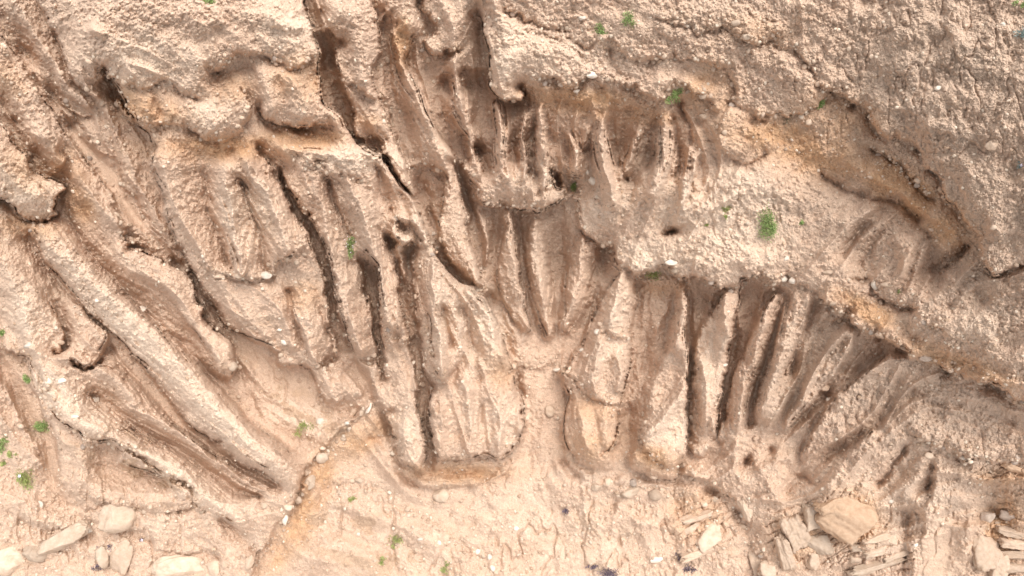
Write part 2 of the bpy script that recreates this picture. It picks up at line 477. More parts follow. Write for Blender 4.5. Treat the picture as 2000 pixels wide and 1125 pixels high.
R(1.4, "1750,60 1800,150 1850,250 1900,350 1950,450"); R(1.5, "1950,50 2000,200 2050,400")
R(1.15, "1700,0 1710,80 1725,160 1740,230", .6); R(1.45, "1760,20 1770,100 1790,160")
# --- left: rib ends and long ribs
R(.6, "-40,90 0,150 50,220 90,270 118,308")
R(-.2, "-40,150 0,205 30,250 60,295 92,338", .4)
L(-.5, 1.0, "-60,170 0,240 25,275 50,300 62,322 85,345 127,368 108,390 110,405 92,432 70,437 45,425 25,405 0,398 -40,380", 1.4)
R(1.2, "-30,290 20,330 60,370 80,400")
L(-.3, .6, "118,300 127,320 105,336 95,342", 1.3)
R(-.1, "130,285 160,318 190,350 212,378")
R((.3, .7), "150,345 176,372 202,398 226,422 243,446", .4)
L(-.9, .3, "232,405 244,440 236,462 262,470 300,490", 1.4)
R(-.3, "250,440 280,460 300,480")
RIB((1.0, 1.5), 15, "78,437 96,466 116,492 141,512 162,537 192,567 222,592 251,617 272,637 292,657 322,692 347,722 377,757 412,792 452,832 492,872 532,902")
RIB((1.4, .6), 14, "532,902 562,930 592,962")
R((-.2, -.7), "115,400 150,455 188,512 240,560 290,608 330,652 372,690 412,730 442,757 482,802 522,842 572,880", .4)
L(.8, -.5, "55,455 80,500 108,534 140,570 165,600 195,632 232,662 255,692 285,722 312,757 345,802 375,834 405,856 435,868", .8)
RIB((.6, 1.0), 10, "235,485 285,512 332,542 355,580 380,625 405,665 430,695 442,715")
L(-1.2, .8, "250,480 300,500 346,520 376,550 386,580 404,598 404,620 440,652 452,667 461,700 463,716 446,750", 1.1)
R(.2, "300,560 340,600 380,650 410,690", .5)
R(.2, "0,440 30,470 60,520 90,560"); R(.7, "-20,480 10,520 30,555")
RIB((.6, 1.2), 9, "22,545 42,592 56,632 66,672 76,702 91,742 106,772 132,802 162,832 200,845 242,862")
RIB((1.2, .6), 13, "242,862 282,892 332,922 382,957 422,985 460,1005 505,985")
R(.5, "60,560 90,600 120,640"); L(-.5, .6, "100,585 122,630 126,660 122,686 105,690", 1.0)
R(.1, "130,600 140,640"); R(.4, "150,600 170,650 165,690")
L(-.7, .4, "145,590 175,620 208,650 200,677 190,700 165,714 138,702", 1.0)
RIB((.9, .7), 10, "110,695 180,722 220,742 246,766 263,794")
R((.6, .5), "263,794 332,837 400,882 432,902 482,942 542,972 575,985", .4)
R(-.5, "178,768 212,795 262,832 302,857 352,882 420,925 472,960 510,975", .4)
R(-.5, "212,670 230,705 275,750 312,792 362,842 422,882 472,915 542,950", .4)
L(.9, .0, "66,720 90,765 100,805 152,842 172,866 212,862 242,880 282,905 322,930 365,950 382,985 402,1000", 1.4)
R(-.6, "200,905 240,925 290,930 330,950", .4); R(-.2, "190,870 240,885"); R(.2, "150,880 160,930 170,960")
R(.2, "210,960 260,965 330,965"); L(.3, -.2, "170,960 220,985 270,992 310,1005 345,995 372,985", 1.4)
R(-.9, "0,690 20,745 50,800 88,860 98,905 108,955 125,985", .3)
R(.2, "-40,700 0,760 30,800 60,860 85,905", .4); R(0, "110,860 120,920 135,970"); L(.1, -.7, "50,700 62,760 88,820 112,870 115,920 125,970", 1.0)
L(.5, -.5, "8,668 20,690 50,700", 1.4)
R(0, "0,600 20,640 40,670"); R(-.3, "-40,560 -10,620 5,670")
R(-.1, "0,950 60,980 120,1010"); R(0, "250,1030 330,1040 400,1060"); R(.2, "400,1010 430,1050 440,1110")
R(-.1, "150,1080 300,1090")
R((-.2, -.6), "470,700 502,742 542,777 592,812 622,830", .4)
R(-1.0, "490,780 530,830 570,860", .4)
R(-.5, "640,640 650,700"); R((-.3, 0), "665,720 690,750 705,775", .4); R((.0, .3), "728,722 738,760 748,792", .4)
L(-.35, .4, "770,800 740,790 715,800 690,820 670,836 650,846 641,870 616,900 600,930 590,960 576,985 560,1010 530,1050 505,1085 490,1130", 1.8)
R(-.2, "648,865 630,920 605,980 575,1030 550,1080", .6)
# --- foot of the cliff
R(-1.3, "720,860 760,850 775,880 785,920", .4); R(-.2, "718,832 740,872 758,902 776,925 785,950", .3)
R(-1.2, "700,880 690,920 700,945", .4); R(-1.2, "720,945 790,975 850,1000 880,1020", .2)
L(-1.2, -.5, "648,952 700,956 745,972 790,1000 830,1015 870,1045 900,1072 945,1110 980,1150", 1.4)
R(-.4, "650,975 700,1000 780,1030 850,1080"); R(-.8, "640,1010 670,1030 700,1050 760,1080", .4)
R(-.3, "610,1040 680,1060 740,1100"); R(-.5, "600,1125 700,1150")
R(-.9, "900,970 950,1000 1000,1050 1050,1120"); R(-.9, "1000,900 1005,960 1030,1010", .3)
R(-1.0, "1035,940 1055,990 1090,1040 1130,1090 1150,1140", .4); R(-.7, "1110,960 1140,1010 1180,1060")
R(-.9, "1200,980 1260,1020 1280,1080"); R(-.7, "1180,935 1175,955"); R(-1.1, "1195,960 1190,1010 1180,1060", .4)
R(-.9, "1240,950 1300,955 1330,965", .4); R(-.6, "1300,1000 1340,990"); R(-.8, "1200,1110 1300,1110 1380,1110")
L(.2, -.9, "1325,925 1372,938 1402,958 1432,982 1442,1010 1472,1030 1482,1062 1480,1150", 1.8)
R(-1.0, "1345,945 1390,965 1420,995 1440,1030 1465,1060 1468,1110", .3)
R(0, "1500,1010 1520,1060 1540,1120"); R(.2, "1480,960 1520,985 1580,970"); R(-.1, "1700,1010 1750,1050 1700,1110")
R(-.2, "1860,1040 1840,1120"); R(-.8, "1940,990 1955,1060 1970,1120", .3); R(0, "1900,1000 1880,1080")
R(-1.1, "1020,900 1050,960 1062,1000 1090,1050 1112,1100", .35); R(-.95, "1290,985 1296,1012 1284,1042 1262,1070 1255,1110", .35)
R(-.95, "1208,985 1234,1028 1241,1062", .35); R(-.9, "1128,1000 1150,1040 1182,1066 1200,1100", .35); R(-.95, "850,1020 900,1050 960,1100 1000,1130", .35)
R(-.9, "660,1000 730,1040 790,1060 830,1100", .35); R(0, "560,1060 600,1090 640,1100"); R(-.6, "1310,1110 1330,1060 1345,1020", .35)
R(0, "300,1030 350,1045 400,1080 420,1120", .35); R(.1, "30,1010 90,1020 150,1040"); R(-.3, "130,1000 180,1020 260,1045 300,1060", .35)
R(.25, "1700,1000 1690,1040 1700,1080"); R(0, "1760,960 1745,1000 1740,1060"); R(.15, "1820,1010 1800,1060 1790,1110"); R(-.2, "1780,1000 1765,1050 1765,1110", .35)
R(.5, "1480,910 1510,960 1530,985"); R(0, "1540,960 1555,930 1575,900", .35); R(.4, "1575,960 1600,930 1630,890")
R((-.2, -.7), "1150,920 1165,960 1172,1000", .35); R((-.2, -.7), "1095,900 1120,950 1150,990", .35); R(-.5, "1010,890 985,940 960,985"); R(-.95, "960,930 930,965 900,985", .35)
L(-.5, -.85, "1195,965 1240,948 1290,958 1330,962 1370,985 1400,1020", 1.4); R(-.45, "1230,1000 1280,1030 1330,1020"); L(-.45, -.8, "1255,1105 1290,1090 1350,1085 1405,1070 1425,1050", 1.0)
L(.1, -.3, "300,1075 350,1082 400,1078 430,1092", 1.2); L(0, -.3, "40,1010 80,1030 140,1035 175,1045", 1.2); R(-.2, "430,1010 470,1050 500,1080")
# frame of the survey, flat
R(0, "-140,1250 1000,1260 2130,1250")


def catmull(P, step=0.6):
    if len(P) < 3:
        Q = P
        n = int(max(2, np.linalg.norm(P[1] - P[0]) / step)); t = np.linspace(0, 1, n)[:, None]
        return P[0] + (P[1] - P[0]) * t
    E = np.vstack([2 * P[0] - P[1], P, 2 * P[-1] - P[-2]])
    out = []
    for i in range(1, len(E) - 2):
        p0, p1, p2, p3 = E[i - 1], E[i], E[i + 1], E[i + 2]
        n = int(max(2, np.linalg.norm(p2 - p1) / step)); t = np.linspace(0, 1, n, endpoint=False)[:, None]
        out.append(.5 * ((2 * p1) + (p2 - p0) * t + (2 * p0 - 5 * p1 + 4 * p2 - p3) * t ** 2 + (3 * p1 - p0 - 3 * p2 + p3) * t ** 3))
    return np.vstack(out)


def wiggle(Q, jag, seed):
    x, y = Q[:, 0], Q[:, 1]
    W = np.stack([fbm(x / 22., y / 22., 2, seed), fbm(x / 22. + 50, y / 22., 2, seed + 5)], 1) * 3.0
    W += np.stack([vnoise(x / 60., y / 60., seed + 21), vnoise(x / 60. + 9, y / 60., seed + 22)], 1) * 3.5
    W += np.stack([vnoise(x / 7., y / 7., seed + 9), vnoise(x / 7. + 31, y / 7., seed + 12)], 1) * 1.6 * jag
    return Q + W * (0.35 + 0.65 * jag)


S = np.zeros((NY, NX), np.float64); Wt = np.zeros((NY, NX), np.float64)
LIPPTS = []
lipmask = np.zeros((NY, NX), bool)
crestmask = np.zeros((NY, NX), bool)
valmask = np.zeros((NY, NX), bool)


def stamp(P, val):
    ix = np.round((P[:, 0] - U0) / STEP).astype(int); iy = np.round((P[:, 1] - V0) / STEP).astype(int)
    ok = (ix >= 0) & (ix < NX) & (iy >= 0) & (iy < NY)
    np.add.at(S, (iy[ok], ix[ok]), val[ok]); np.add.at(Wt, (iy[ok], ix[ok]), 1.0)


for k, (a, b, P, jag, kind) in enumerate(CURVES):
    Q = wiggle(catmull(P), jag, k % 17)
    n = len(Q)
    if kind == 0:
        stamp(Q, np.linspace(a, b, n))
        if jag <= .4:
            ix = np.clip(np.round((Q[:, 0] - U0) / STEP).astype(int), 0, NX - 1); iy = np.clip(np.round((Q[:, 1] - V0) / STEP).astype(int), 0, NY - 1)
            (crestmask if max(a, b) > .25 or (a > -.7 and b > a) else valmask)[iy, ix] = True
        continue
    T = np.gradient(smooth(Q.reshape(n, 1, 2).transpose(2, 0, 1)[0], 6)[:, 0]), np.gradient(smooth(Q.reshape(n, 1, 2).transpose(2, 0, 1)[1], 6)[:, 0])
    T = np.stack(T, 1); T /= np.linalg.norm(T, axis=1)[:, None] + 1e-9
    N = np.stack([T[:, 1], -T[:, 0]], 1)
    s = np.arange(n) * 0.6
    f = np.clip(np.minimum(s, s[-1] - s) / 14.0, 0, 1); m = (a + b) / 2
    if jag >= 1.2: f = f * np.clip(.72 + .75 * vnoise(Q[:, 0] / 26., Q[:, 1] / 26., 200 + k), .15, 1.1)
    stamp(Q + N * 1.3, m + (a - m) * f); stamp(Q - N * 1.3, m + (b - m) * f)
    LIPPTS.append((Q + N * 3, a - b, jag))
    ix = np.clip(np.round((Q[:, 0] - U0) / STEP).astype(int), 0, NX - 1); iy = np.clip(np.round((Q[:, 1] - V0) / STEP).astype(int), 0, NY - 1)
    lipmask[iy, ix] = True

# downslope direction, carried over from the ribs and fins
FX = np.zeros((NY, NX)); FY = np.zeros((NY, NX)); FW = np.zeros((NY, NX))
for a, b, P, jag, kind in CURVES:
    Q = catmull(P, 1.2)
    if len(Q) < 30: continue
    T = np.gradient(Q, axis=0); T /= np.linalg.norm(T, axis=1)[:, None] + 1e-9
    rd = np.array([1060., 1130.]) - Q; rd /= np.linalg.norm(rd, axis=1)[:, None] + 1e-9
    dp = (T * rd).sum(1); T = T * np.sign(dp)[:, None]
    ok = (np.abs(dp) > .72) & (Q[:, 0] > U0) & (Q[:, 1] > V0) & (Q[:, 0] < U0 + (NX - 2) * STEP) & (Q[:, 1] < V0 + (NY - 2) * STEP)
    ix = ((Q[ok, 0] - U0) / STEP).astype(int); iy = ((Q[ok, 1] - V0) / STEP).astype(int)
    np.add.at(FX, (iy, ix), T[ok, 0]); np.add.at(FY, (iy, ix), T[ok, 1]); np.add.at(FW, (iy, ix), 1)
for x, y in [(1700, 100), (1900, 300), (1950, 700), (1700, 800), (1900, 980), (1500, 200), (1200, 60), (400, 50), (100, 1100), (1200, 1050), (800, 1080)]:
    d = np.array([1060. - x, 1130. - y]); d /= np.linalg.norm(d); iy, ix = int((y - V0) / STEP), int((x - U0) / STEP)
    FX[iy, ix] += d[0]; FY[iy, ix] += d[1]; FW[iy, ix] += 1

mask = Wt > 0
val = np.where(mask, S / np.maximum(Wt, 1), 0)


def solve(val, wt, iters):
    ny, nx = val.shape
    if min(nx, ny) > 24:
        py, px = ny % 2, nx % 2
        v2 = np.pad(val * wt, ((0, py), (0, px))); w2 = np.pad(wt, ((0, py), (0, px)))
        vs = v2[::2, ::2] + v2[1::2, ::2] + v2[::2, 1::2] + v2[1::2, 1::2]
        ws = w2[::2, ::2] + w2[1::2, ::2] + w2[::2, 1::2] + w2[1::2, 1::2]
        c = solve(np.where(ws > 0, vs / np.maximum(ws, 1e-9), 0), (ws > 0).astype(float), iters)
        x = np.repeat(np.repeat(c, 2, 0), 2, 1)[:ny, :nx]
        x = smooth(x, 1)
    else:
        x = np.full_like(val, val[wt > 0].mean() if (wt > 0).any() else 0)
    m = wt > 0
    x = x.astype(np.float32); vf = val.astype(np.float32)
    x = np.where(m, vf, x)
    for _ in range(iters if min(nx, ny) > 24 else 200):
        p = np.pad(x, 1, mode='edge')
        x = np.where(m, vf, (p[:-2, 1:-1] + p[2:, 1:-1] + p[1:-1, :-2] + p[1:-1, 2:]) * 0.25)
    return x


def half(a):
    return a[:NY // 2 * 2, :NX // 2 * 2].reshape(NY // 2, 2, NX // 2, 2).sum((1, 3))


def full(a):
    a = np.repeat(np.repeat(a, 2, 0), 2, 1)
    return smooth(np.pad(a, ((0, NY - a.shape[0]), (0, NX - a.shape[1])), mode='edge'), 2)


fw = half(FW); fm = (fw > 0).astype(float)
fx = solve(np.where(fw > 0, half(FX) / np.maximum(fw, 1e-9), 0), fm, 60); fy = solve(np.where(fw > 0, half(FY) / np.maximum(fw, 1e-9), 0), fm, 60)
fx = smooth(fx, 12); fy = smooth(fy, 12); fl = np.sqrt(fx * fx + fy * fy) + 1e-6; fx /= fl; fy /= fl


def streaks(scale, seed, steps, octs=2):
    """noise smeared along the downslope direction: rills and flutes that taper and fork"""
    hy, hx = fx.shape
    gx_, gy_ = np.meshgrid(np.arange(hx, dtype=np.float32), np.arange(hy, dtype=np.float32))
    src = fbm(gx_ / scale, gy_ / scale, octs, seed).astype(np.float32)
    acc = src.copy(); tot = 1.0
    for sg in (1, -1):
        px, py = gx_.copy(), gy_.copy()
        for k in range(steps):
            ix = np.clip(px, 0, hx - 1).astype(np.int32); iy = np.clip(py, 0, hy - 1).astype(np.int32)
            px += sg * fx[iy, ix] * 2.2; py += sg * fy[iy, ix] * 2.2
            w = 1 - k / steps
            acc += w * src[np.clip(py, 0, hy - 1).astype(np.int32), np.clip(px, 0, hx - 1).astype(np.int32)]; tot += w
    acc /= tot; acc /= acc.std() + 1e-9
    return full(acc)


FL_BIG = streaks(15., 5, 22, 1); FL_SM = streaks(6., 6, 9, 3)
REL = solve(val, mask.astype(float), 40)
REL = 0.42 * REL + 0.58 * smooth(REL, 22)
REL = smooth(REL, 2)


def box(a, r):
    for _ in range(3):
        for ax in (0, 1):
            pw = [(0, 0), (0, 0)]; pw[ax] = (r + 1, r)
            c = np.cumsum(np.pad(a, pw, mode='edge'), axis=ax, dtype=np.float64)
            n = a.shape[ax]
            a = ((c[2 * r + 1:] - c[:n]) if ax == 0 else (c[:, 2 * r + 1:] - c[:, :n])).astype(np.float32) / (2 * r + 1)
    return a


def edge_distance(mask):
    """distance in pixels to the nearest marked cell (jump flooding on the half grid)"""
    m = mask[:NY // 2 * 2, :NX // 2 * 2].reshape(NY // 2, 2, NX // 2, 2).any((1, 3))
    yy, xx = np.mgrid[0:m.shape[0], 0:m.shape[1]].astype(np.int32)
    sy = np.where(m, yy, -9999); sx = np.where(m, xx, -9999)
    best = ((yy - sy).astype(np.float32) ** 2 + (xx - sx).astype(np.float32) ** 2)
    for st in (32, 16, 8, 4, 2, 1, 1):
        for dy in (-st, 0, st):
            for dx in (-st, 0, st):
                if dx == 0 and dy == 0: continue
                ny = np.roll(np.roll(sy, dy, 0), dx, 1); nx = np.roll(np.roll(sx, dy, 0), dx, 1)
                d = (yy - ny).astype(np.float32) ** 2 + (xx - nx).astype(np.float32) ** 2
                k = d < best
                best = np.where(k, d, best); sy = np.where(k, ny, sy); sx = np.where(k, nx, sx)
    d = np.sqrt(best) * 2 * STEP
    d = np.repeat(np.repeat(d, 2, 0), 2, 1)
    return smooth(np.pad(d, ((0, NY - d.shape[0]), (0, NX - d.shape[1])), mode='edge'), 2)


LD = edge_distance(lipmask)
q = np.clip(1 - LD / 34.0, 0, 1)
CR = np.exp(-edge_distance(crestmask) / 16.0); VA = np.exp(-edge_distance(valmask) / 9.0)
REL = REL + .17 * CR - .10 * VA
puff = np.sqrt(np.clip(1 - q * q, 0, 1)) * .26
REL = REL + puff * sstep(-1.0, .1, REL)
D = REL - box(REL, 22)
REL = (REL + np.where(D > 0, .62 * D, D * .35)) * .8


def maxf(a):
    for ax in (0, 1):
        for st in (1, 2, 4, 8, 3):
            n = a.shape[ax]
            lo = np.take(a, np.clip(np.arange(n) - st, 0, n - 1), axis=ax); hi = np.take(a, np.clip(np.arange(n) + st, 0, n - 1), axis=ax)
            a = np.maximum(a, np.maximum(lo, hi))
    return a


# the buttresses bulge: full rounded flanks with narrow clefts between them
hi_ = box(maxf(REL), 9); lo_ = box(-maxf(-REL), 9); span = np.maximum(hi_ - lo_, .02)
nn_ = np.clip((REL - lo_) / span, 0, 1)
REL = REL * .15 + .85 * (lo_ + span * (.80 * nn_ ** .5 + .20 * nn_)) - .15 * (span - .5).clip(0, 2)
REL = np.where(REL < 0, -.44 * (1 - np.exp(REL / .7)), REL)
REL = smooth(REL, 1)

# ------------------------------------------------------------------ surface relief: strata, fluting, popcorn crust, grit
du, dv = UU - 1060.0, VV - 1130.0
rad = np.sqrt(du * du + dv * dv); ang = np.arctan2(du, -dv)
wob = fbm(UU / 60., VV / 60., 3, 3)
flute = fbm(ang * 26 + wob * .5, rad / 150., 3, 21) * sstep(150, 420, rad)
hgt = BASE + REL
strat = vnoise(hgt * 3.2 + wob * 1.1, UU / 260., 31) * .6 + vnoise(hgt * 9 + wob * 2.0, UU / 160., 32) * .4
n1 = fbm(UU / 34., VV / 34., 4, 41)
n2 = fbm(UU / 12., VV / 12., 3, 51)
n3 = fbm(UU / 4.6, VV / 4.6, 2, 61)
rough = sstep(-.25, .3, fbm(UU / 70., VV / 70., 4, 71) + .12 * REL)          # patches of crumbly crust


def blob(spots):
    out = np.zeros((NY, NX), np.float32)
    for x, y, rx, ry, deg, amt in spots:
        c, s = math.cos(math.radians(deg)), math.sin(math.radians(deg))
        m = 2.2 * max(rx, ry)
        x0 = max(0, int((x - m - U0) / STEP)); x1 = min(NX, int((x + m - U0) / STEP)); y0 = max(0, int((y - m - V0) / STEP)); y1 = min(NY, int((y + m - V0) / STEP))
        if x1 <= x0 or y1 <= y0: continue
        X = UU[y0:y1, x0:x1] - x; Y = VV[y0:y1, x0:x1] - y
        a = (X * c + Y * s) / rx; b = (-X * s + Y * c) / ry
        out[y0:y1, x0:x1] = np.maximum(out[y0:y1, x0:x1], amt * np.exp(-(a * a + b * b) ** 1.5))
    return out


# smooth drifts of fine sand (x, y, rx, ry, degrees, amount)
SANDY = blob([(165, 290, 40, 14, 50, 1), (212, 345, 45, 15, 62, 1), (250, 405, 45, 14, 52, 1), (480, 690, 60, 24, 35, 1), (560, 750, 70, 28, 35, 1),
              (705, 720, 14, 50, -20, .9), (860, 260, 10, 40, -15, 1), (790, 985, 90, 16, 25, 1), (870, 1020, 60, 16, 30, .9), (60, 800, 50, 16, 60, .9),
              (100, 900, 14, 60, 0, .9), (700, 1060, 60, 20, 25, .9), (680, 1100, 50, 20, 25, .9), (740, 1020, 24, 16, 60, .9), (1840, 1090, 50, 60, 0, .8), (560, 850, 26, 18, 40, .8),
              (1080, 620, 12, 60, 0, .6), (800, 1130, 80, 30, 0, .5), (300, 770, 110, 14, 42, .7), (350, 870, 120, 12, 35, .5)])
flat_amp = 1 - .85 * SANDY
CALM = 1 - .65 * blob([(1880, 180, 300, 330, 0, 1), (1450, 300, 120, 90, 0, .6)])
ZONE = np.clip(.35 + blob([(1120, 300, 230, 110, 0, 1.5), (500, 440, 230, 130, 0, .55), (820, 700, 200, 230, 0, .6), (1080, 560, 150, 150, 0, .5), (1600, 720, 230, 150, 30, 1.2), (1760, 950, 260, 130, 10, .9),
              (1400, 700, 120, 200, 0, .5), (250, 700, 260, 220, 0, .45), (850, 180, 160, 180, 0, .5), (150, 250, 160, 220, 0, .4), (1740, 480, 160, 90, 20, .8), (1100, 1000, 160, 120, 0, .4), (1380, 400, 200, 110, 0, .45), (1350, 960, 200, 80, 0, .6), (560, 640, 120, 90, 0, .5)]), 0, 1.5)
ZONE *= 1 - .75 * blob([(1850, 200, 300, 250, 0, 1), (300, 40, 350, 70, 0, .8), (1200, 60, 300, 90, 0, .8), (1000, 1090, 420, 110, 0, 1.2), (200, 1080, 300, 90, 0, 1.2), (620, 960, 90, 140, 0, 1)])
ridg = 1 - np.abs(FL_BIG) * 1.15; ridg = np.where(ridg > 0, ridg ** 1.3, ridg * .45)
relief = flat_amp * ZONE * (.19 * ridg + .04 * FL_SM) + flat_amp * (.01 * RNG.normal(size=(NY, NX)).astype(np.float32) + .02 * flute + .05 * strat + .13 * n1 * (.75 + .6 * blob([(1050, 1050, 420, 120, 0, 1), (200, 1050, 260, 90, 0, 1)])) + (.012 + .030 * rough) * n2 * CALM + (.006 + .030 * rough) * n3 * CALM)

NB = 42000
bx = RNG.uniform(U0 + 10, U0 + NX * STEP - 10, NB); by = RNG.uniform(V0 + 10, V0 + NY * STEP - 10, NB)
br = 1.9 + 3.6 * RNG.random(NB) ** 2.2
pr = sample(rough, bx, by) * (1 - sample(SANDY, bx, by))
keep = RNG.random(NB) < .15 + .85 * pr
bumps = np.zeros((NY, NX), np.float32)
for x, y, r in zip(bx[keep], by[keep], br[keep]):
    cx = (x - U0) / STEP; cy = (y - V0) / STEP; rr = r / STEP; m = int(rr) + 1
    ix, iy = int(cx), int(cy)
    sl = (slice(max(iy - m, 0), iy + m + 2), slice(max(ix - m, 0), ix + m + 2))
    yy, xx = np.mgrid[sl[0].start:min(sl[0].stop, NY), sl[1].start:min(sl[1].stop, NX)]
    d2 = ((xx - cx) ** 2 + ((yy - cy) * 1.1) ** 2) / (rr * rr)
    hb = np.sqrt(np.clip(1 - d2, 0, 1)) * r * .0085 * (1 + .5 * hash01(np.array(ix), np.array(iy), 3))
    bumps[sl] = np.maximum(bumps[sl], hb)
# crumbling works sideways too: the walls carry ledges and knobs, not only the tops
gy, gx = np.gradient(box(BASE + REL, 3))
gl = np.sqrt(gx * gx + gy * gy) + .02
hh = BASE + REL
led = vnoise(hh * 4.5 + wob * .8, UU / 120., 131) + .7 * vnoise(hh * 11 + wob * 1.2, VV / 60., 132)
wq = flat_amp * 2.6 * led
WU = gx / gl * wq + flat_amp * (6.5 * fbm(UU / 30., VV / 30., 3, 141) + 1.5 * fbm(UU / 9., VV / 9., 2, 142) + 1.3 * vnoise(UU / 4., VV / 4., 143))
WV = gy / gl * wq + flat_amp * (6.5 * fbm(UU / 30. + 77, VV / 30., 3, 151) + 1.5 * fbm(UU / 9. + 7, VV / 9., 2, 152) + 1.3 * vnoise(UU / 4. + 3, VV / 4., 153))
# bulges of the crust, and rills and drying cracks on the barer ground
relief = relief + flat_amp * .20 * fbm(UU / 105., VV / 75., 3, 201) * (.5 + .5 * np.clip(1.4 - ZONE, 0, 1))
rill = blob([(1100, 1030, 330, 120, 0, 1), (780, 1050, 180, 90, 20, .9), (200, 1040, 240, 90, 0, .9), (1800, 160, 260, 220, 0, .5), (1750, 1040, 140, 90, 0, .7), (1750, 820, 220, 80, 15, .6), (560, 780, 120, 60, 35, .6), (1420, 430, 170, 90, 0, .4)])
ra = fbm(UU / 58. + 5, VV / 120., 4, 211, .6); rb = fbm(UU / 30., VV / 36. + 8, 3, 221, .55)
relief = relief - rill * (.11 * np.exp(-(ra / .06) ** 2) + .015 * np.exp(-(rb / .06) ** 2)) + rill * .10 * np.abs(ra)
BEDZ = [(1600, 1040, 120, 80, 68, 17.), (1640, 1000, 60, 50, 40, 20.), (1965, 1055, 45, 90, 95, 15.), (1380, 1020, 70, 60, 62, 15.), (1710, 1090, 90, 40, 80, 16.), (1290, 915, 60, 24, 80, 8.), (900, 925, 120, 30, 88, 8.), (1960, 925, 70, 22, 70, 12.)]
for x, y, rx, ry, dg, per in BEDZ:
    m_ = blob([(x, y, rx, ry, 0, 1)]); c_, s_ = math.cos(math.radians(dg)), math.sin(math.radians(dg))
    t_ = ((UU - x) * c_ + (VV - y) * s_) / per + .7 * wob + .25 * n2; k_ = np.floor(t_); f_ = t_ - k_
    t2 = (-(UU - x) * s_ + (VV - y) * c_) / (per * 2.6) + hash01(k_, k_ * 0, 9) * 5; k2 = np.floor(t2); f2 = t2 - k2
    bl = .55 * hash01(k_, k2, 7) + .5 * f_ - .9 * np.exp(-(np.minimum(f_, 1 - f_) / .09) ** 2) - .7 * (per > 13) * np.exp(-(np.minimum(f2, 1 - f2) / .05) ** 2)
    relief = relief + (m_ > .35) * np.minimum(1, (m_ - .35) * 5) * .075 * bl * (per / 14)
HOLES = blob([(1176, 505, 22, 40, 10, .6), (1160, 592, 8, 30, 20, .4), (1018, 500, 7, 90, -5, .35), (790, 595, 9, 52, -8, .5), (909, 375, 10, 46, -15, .6), (822, 372, 15, 32, -20, .5), (846, 428, 8, 32, -25, .5),
              (878, 520, 14, 50, -30, .45), (955, 585, 13, 14, 0, .6), (1012, 757, 11, 28, 0, .6), (1226, 825, 12, 34, 0, .6), (1262, 575, 12, 40, 0, .3), (1472, 585, 22, 44, 28, .45), (1348, 640, 6, 60, 0, .3), (1432, 670, 8, 60, 12, .5),
              (642, 120, 12, 40, -10, .45), (664, 195, 12, 40, -18, .45), (872, 165, 15, 18, 0, .4), (930, 167, 22, 24, 0, .5), (936, 292, 8, 16, 0, .5), (52, 105, 32, 13, 50, .5), (105, 190, 26, 12, 60, .4), (146, 246, 22, 15, 40, .6), (232, 190, 26, 12, 55, .4),
              (1087, 352, 8, 15, 0, .6), (765, 470, 9, 12, 0, .5), (762, 838, 12, 28, -10, .5), (838, 800, 7, 26, 0, .4), (1612, 770, 18, 9, -45, .4), (1568, 812, 28, 11, -45, .4), (1460, 900, 8, 10, 0, .4), (1509, 880, 8, 8, 0, .4), (1447, 1012, 12, 26, -20, .5),
              (215, 770, 14, 8, 20, .3), (212, 682, 14, 9, 20, .3), (285, 925, 44, 8, 12, .3), (347, 514, 17, 7, 30, .6), (420, 605, 9, 52, -32, .5), (1300, 455, 8, 5, 0, .35), (1655, 605, 14, 8, 35, .3), (1715, 650, 12, 8, 30, .3), (650, 560, 5, 60, -8, .3), (1590, 660, 16, 40, 30, .2), (965, 470, 13, 60, 5, .45), (1092, 520, 17, 85, 0, .5), (1262, 640, 20, 80, 0, .35), (1285, 600, 26, 40, 0, .3), (1380, 590, 22, 24, 20, .35), (1325, 215, 16, 26, -15, .3), (1000, 300, 6, 50, 0, .25), (1040, 270, 6, 50, 0, .25), (1145, 300, 10, 50, 0, .2), (1215, 300, 10, 50, 10, .2), (600, 260, 50, 9, 8, .2), (760, 150, 10, 60, -10, .3), (1500, 640, 8, 60, 20, .3), (1110, 790, 8, 50, 0, .2), (1395, 960, 40, 10, 25, .35), (905, 922, 75, 12, 0, .4), (1288, 935, 52, 8, 8, .35), (1140, 912, 40, 8, 10, .3), (800, 935, 26, 9, 35, .4), (700, 900, 40, 26, -20, .2)])
HOLES = HOLES * (1 + .25 * n2)
H = sample(REL - HOLES * .75, UU + WU, VV + WV) * .95 + BASE + relief + bumps * (.35 + .65 * CALM)

